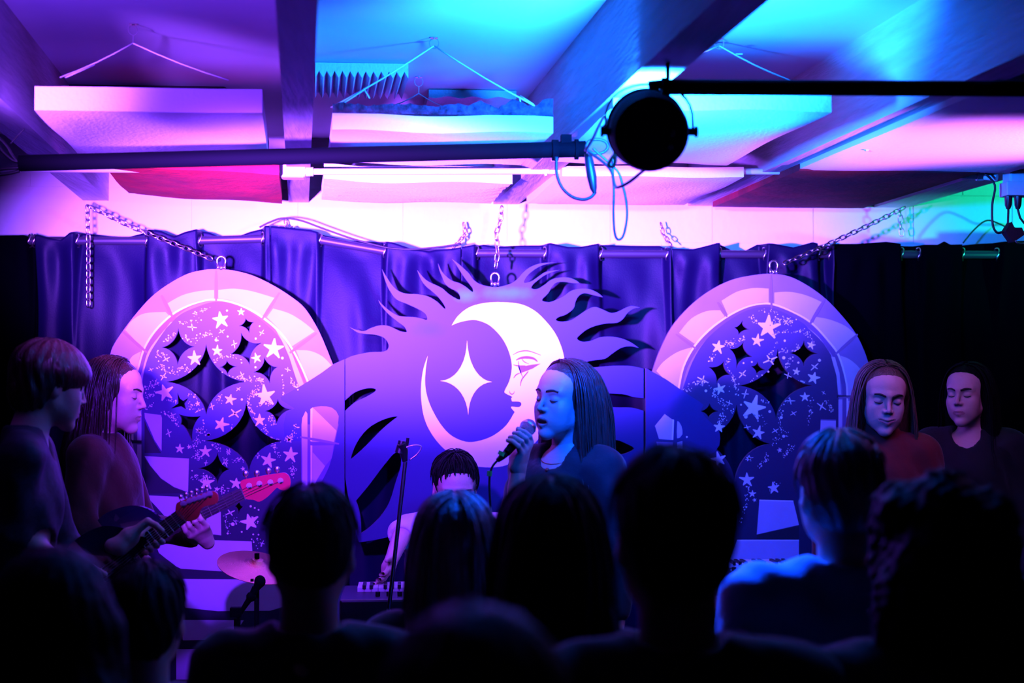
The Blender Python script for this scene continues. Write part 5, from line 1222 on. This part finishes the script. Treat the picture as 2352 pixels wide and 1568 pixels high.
# ---- stands
def mic_stand(label, base, top, clip=True):
    base = Vector(base); top = Vector(top); r = root('microphone_stand', (base.x, base.y, ZS), label, 'microphone stand')
    mid = base.lerp(top, .5)
    m = MB(); m.tube([base, mid], .0125, 14); m.obj('lower_tube', M_black, r, smooth='auto')
    m = MB(); m.tube([mid, top], .0065, 12); m.obj('upper_tube', M_steeld, r, smooth='auto')
    m = MB(); m.tube([mid-Vector((0,0,.03)), mid+Vector((0,0,.03))], .018, 14); m.obj('clutch', M_blackp, r, smooth='auto')
    for k_ in range(3):
        a = k_*2.094+.5; m = MB(); m.tube([base+Vector((0,0,.07)), Vector((base.x+.27*math.cos(a), base.y+.27*math.sin(a), ZS+.012))], .008, 8); m.ball((base.x+.27*math.cos(a), base.y+.27*math.sin(a), ZS+.013), .013, 8); m.obj('leg', M_black, r, smooth='auto')
    return r
M_steeld = mat('dark chrome', (.25,.25,.28), .3, metal=1)
tp = P(931,1060,4.38); bs_ = P(893,1400,4.38); bs_ = tp+(bs_-tp)*((ZS+.02-tp.z)/(bs_.z-tp.z))
r = mic_stand('straight black microphone stand with an empty clip, left of the keyboard player', (bs_.x, 4.38, ZS+.02), tp)
m = MB(); m.tube([P(930,1060,4.38), P(927,1035,4.38), P(922,1018,4.37)], [.008,.014,.013], 12); m.tube([P(918,1040,4.38), P(924,1012,4.38)], [.016,.012], 12); m.tube([P(934,1025,4.38), P(937,1005,4.38)], .005, 8); m.obj('clip', M_blackp, r, smooth='auto')
m = MB(); m.tube([P(x,y,4.37) for x, y in smooth([(930,1028),(950,1022),(966,1024),(966,1032),(955,1046),(940,1056)], False, 4)], .002, 6); m.obj('clip_wire', M_steel, r, smooth=True)
# drum: boom stand with microphone bottom left
c = P(545, 1420, 4.7); r = root('boom_stand', (c.x, 4.7, ZS), 'short boom stand with a dark microphone, low in front of the left arch', 'microphone stand')
MB().tube([(c.x,4.7,ZS), c], .011, 12).obj('pole', M_black, r, smooth='auto')
m = MB(); m.tube([P(545,1418,4.7), P(560,1395,4.7), P(578,1368,4.7), P(588,1350,4.7)], [.008,.008,.011,.013], 10); m.ball(P(577,1370,4.7), .017, 10); m.box(P(542,1405,4.7), (.036,.03,.03)); m.obj('boom_arm', M_black, r, smooth='auto')
m = MB(); m.ball(P(597,1335,4.7), .019, 14, sc=(1,1,1.1)); m.tube([P(588,1352,4.7), P(595,1340,4.7)], [.011,.016], 12); m.box(P(579,1332,4.7), (.01,.01,.008)); m.obj('microphone_head', M_mesh2 if 'M_mesh2' in globals() else M_black, r, smooth='auto')
for k_ in range(3):
    a = k_*2.094; MB().tube([(c.x,4.7,ZS+.06), (c.x+.22*math.cos(a), 4.7+.22*math.sin(a), ZS+.01)], .007, 8).obj('leg', M_black, r, smooth='auto')
# cymbal
M_cym = mat('bronze cymbal', (.75,.35,.2), .32, metal=.85, bump=.2, bscale=200)
cc = P(590, 1296, 5.15); r = root('cymbal', (cc.x, 5.15, ZS), 'tilted bronze cymbal on a stand in front of the left arch, glowing pink', 'cymbal')
Mc = Matrix.Translation(cc) @ Matrix.Rotation(R(12),4,'Y') @ Matrix.Rotation(R(15),4,'X')
m = MB(); m.lathe([(.004,.022),(.02,.02),(.032,.008),(.05,.004),(.10,-.004),(.14,-.010),(.14,-.012),(.10,-.006),(.05,.002),(.004,.018)], 48, Mc); m.obj('cymbal_disc', M_cym, r, smooth='auto')
m = MB(); m.tube([(cc.x,5.15,ZS+.02), (cc.x,5.15,cc.z+.04)], .009, 10)
m.obj('pole', M_black, r, smooth='auto')
for k_ in range(3):
    a = k_*2.094+.3; MB().tube([(cc.x,5.15,ZS+.28), (cc.x+.24*math.cos(a), 5.15+.24*math.sin(a), ZS+.012)], .007, 8).obj('leg', M_black, r, smooth='auto')
# ------------------------------------------------------------------ light
SC.view_settings.exposure = 0
w_ = bpy.data.worlds.new('world'); SC.world = w_; w_.use_nodes = True
w_.node_tree.nodes['Background'].inputs[0].default_value = (.02,.02,.25,1); w_.node_tree.nodes['Background'].inputs[1].default_value = .004
def spot(name, loc, to, col, watt, ang, blend=.6, size=.05):
    l = bpy.data.lights.new(name, 'SPOT'); l.energy = watt; l.color = col; l.spot_size = R(ang); l.spot_blend = blend; l.shadow_soft_size = size
    o = bpy.data.objects.new(name, l); COL.objects.link(o); o.location = loc
    o.rotation_euler = (Vector(to)-Vector(loc)).to_track_quat('-Z','Y').to_euler(); return o
def point(name, loc, col, watt, size=.05):
    l = bpy.data.lights.new(name, 'POINT'); l.energy = watt; l.color = col; l.shadow_soft_size = size
    o = bpy.data.objects.new(name, l); COL.objects.link(o); o.location = loc; return o
PURP = (.26,.056,1); FILL = (.16,.018,1); PINK = (.52,.12,1); CY = (.006,.135,1); BLUE = (.001,.05,1)
# purple wash lamp with its cone squashed to miss panels and faces, high on the left, just outside the frame, thrown at the wall above the boards
o = spot('wash lamp main', (-.76, 2.35, 2.05), (.04, 6, 2.36), PURP, 11500, 58, 1, .06); o.scale = (1, .43, 1)
# unseen fill light, added to keep the boards violet down to the stage
spot('added fill light', (-.5, 2.45, 2.56), (-.35, 6, 1.5), FILL, 1200, 38, 1, .06)
# lamp at the left end of the bar grazes the ceiling panel
spot('wash lamp left', (-1.25, 3.1, 2.45), (-1.0, 3.8, 2.60), PURP, 460, 34, 1, .06)
spot('added ceiling light left', (-.98, 3.05, 2.45), (-.6, 4.1, 2.87), (.16,.03,1), 60, 78, .8)  # added light, lifts the violet on the upper left ceiling
# pink lamp beyond the frame on the right, thrown up at the panels
spot('wash lamp right', (2.75, 3.7, 1.9), P(2250,290,4.2), PINK, 820, 42, 1)
cp = P(1491,302,3.3); cq = cp+Vector((0,.22,-.06))
spot('round lamp beam', cp+Vector((.02,.12,.03)), cp+Vector((.12,1,.8)), CY, 560, 132, .6, .05)
spot('added blue spot singer', cq, P(1500,1080,5.0), BLUE, 300, 66, 1)  # blue spot added beside the can for the singer and right arch
spot('added blue spot shirt', cq, P(1760,1360,2.85), BLUE, 420, 34, .8)  # added spot, rims the pale shirt and its wearer's head in blue
spot('added blue spot hair', cq, P(1075,1150,3.1), BLUE, 260, 13, .8)  # narrow spot added for the blue on the long haired crown
# green lamp far right
spot('green lamp', (3.2, 4.9, 2.2), P(2280,470,6), (.01,1,.55), 70, 60, .8)
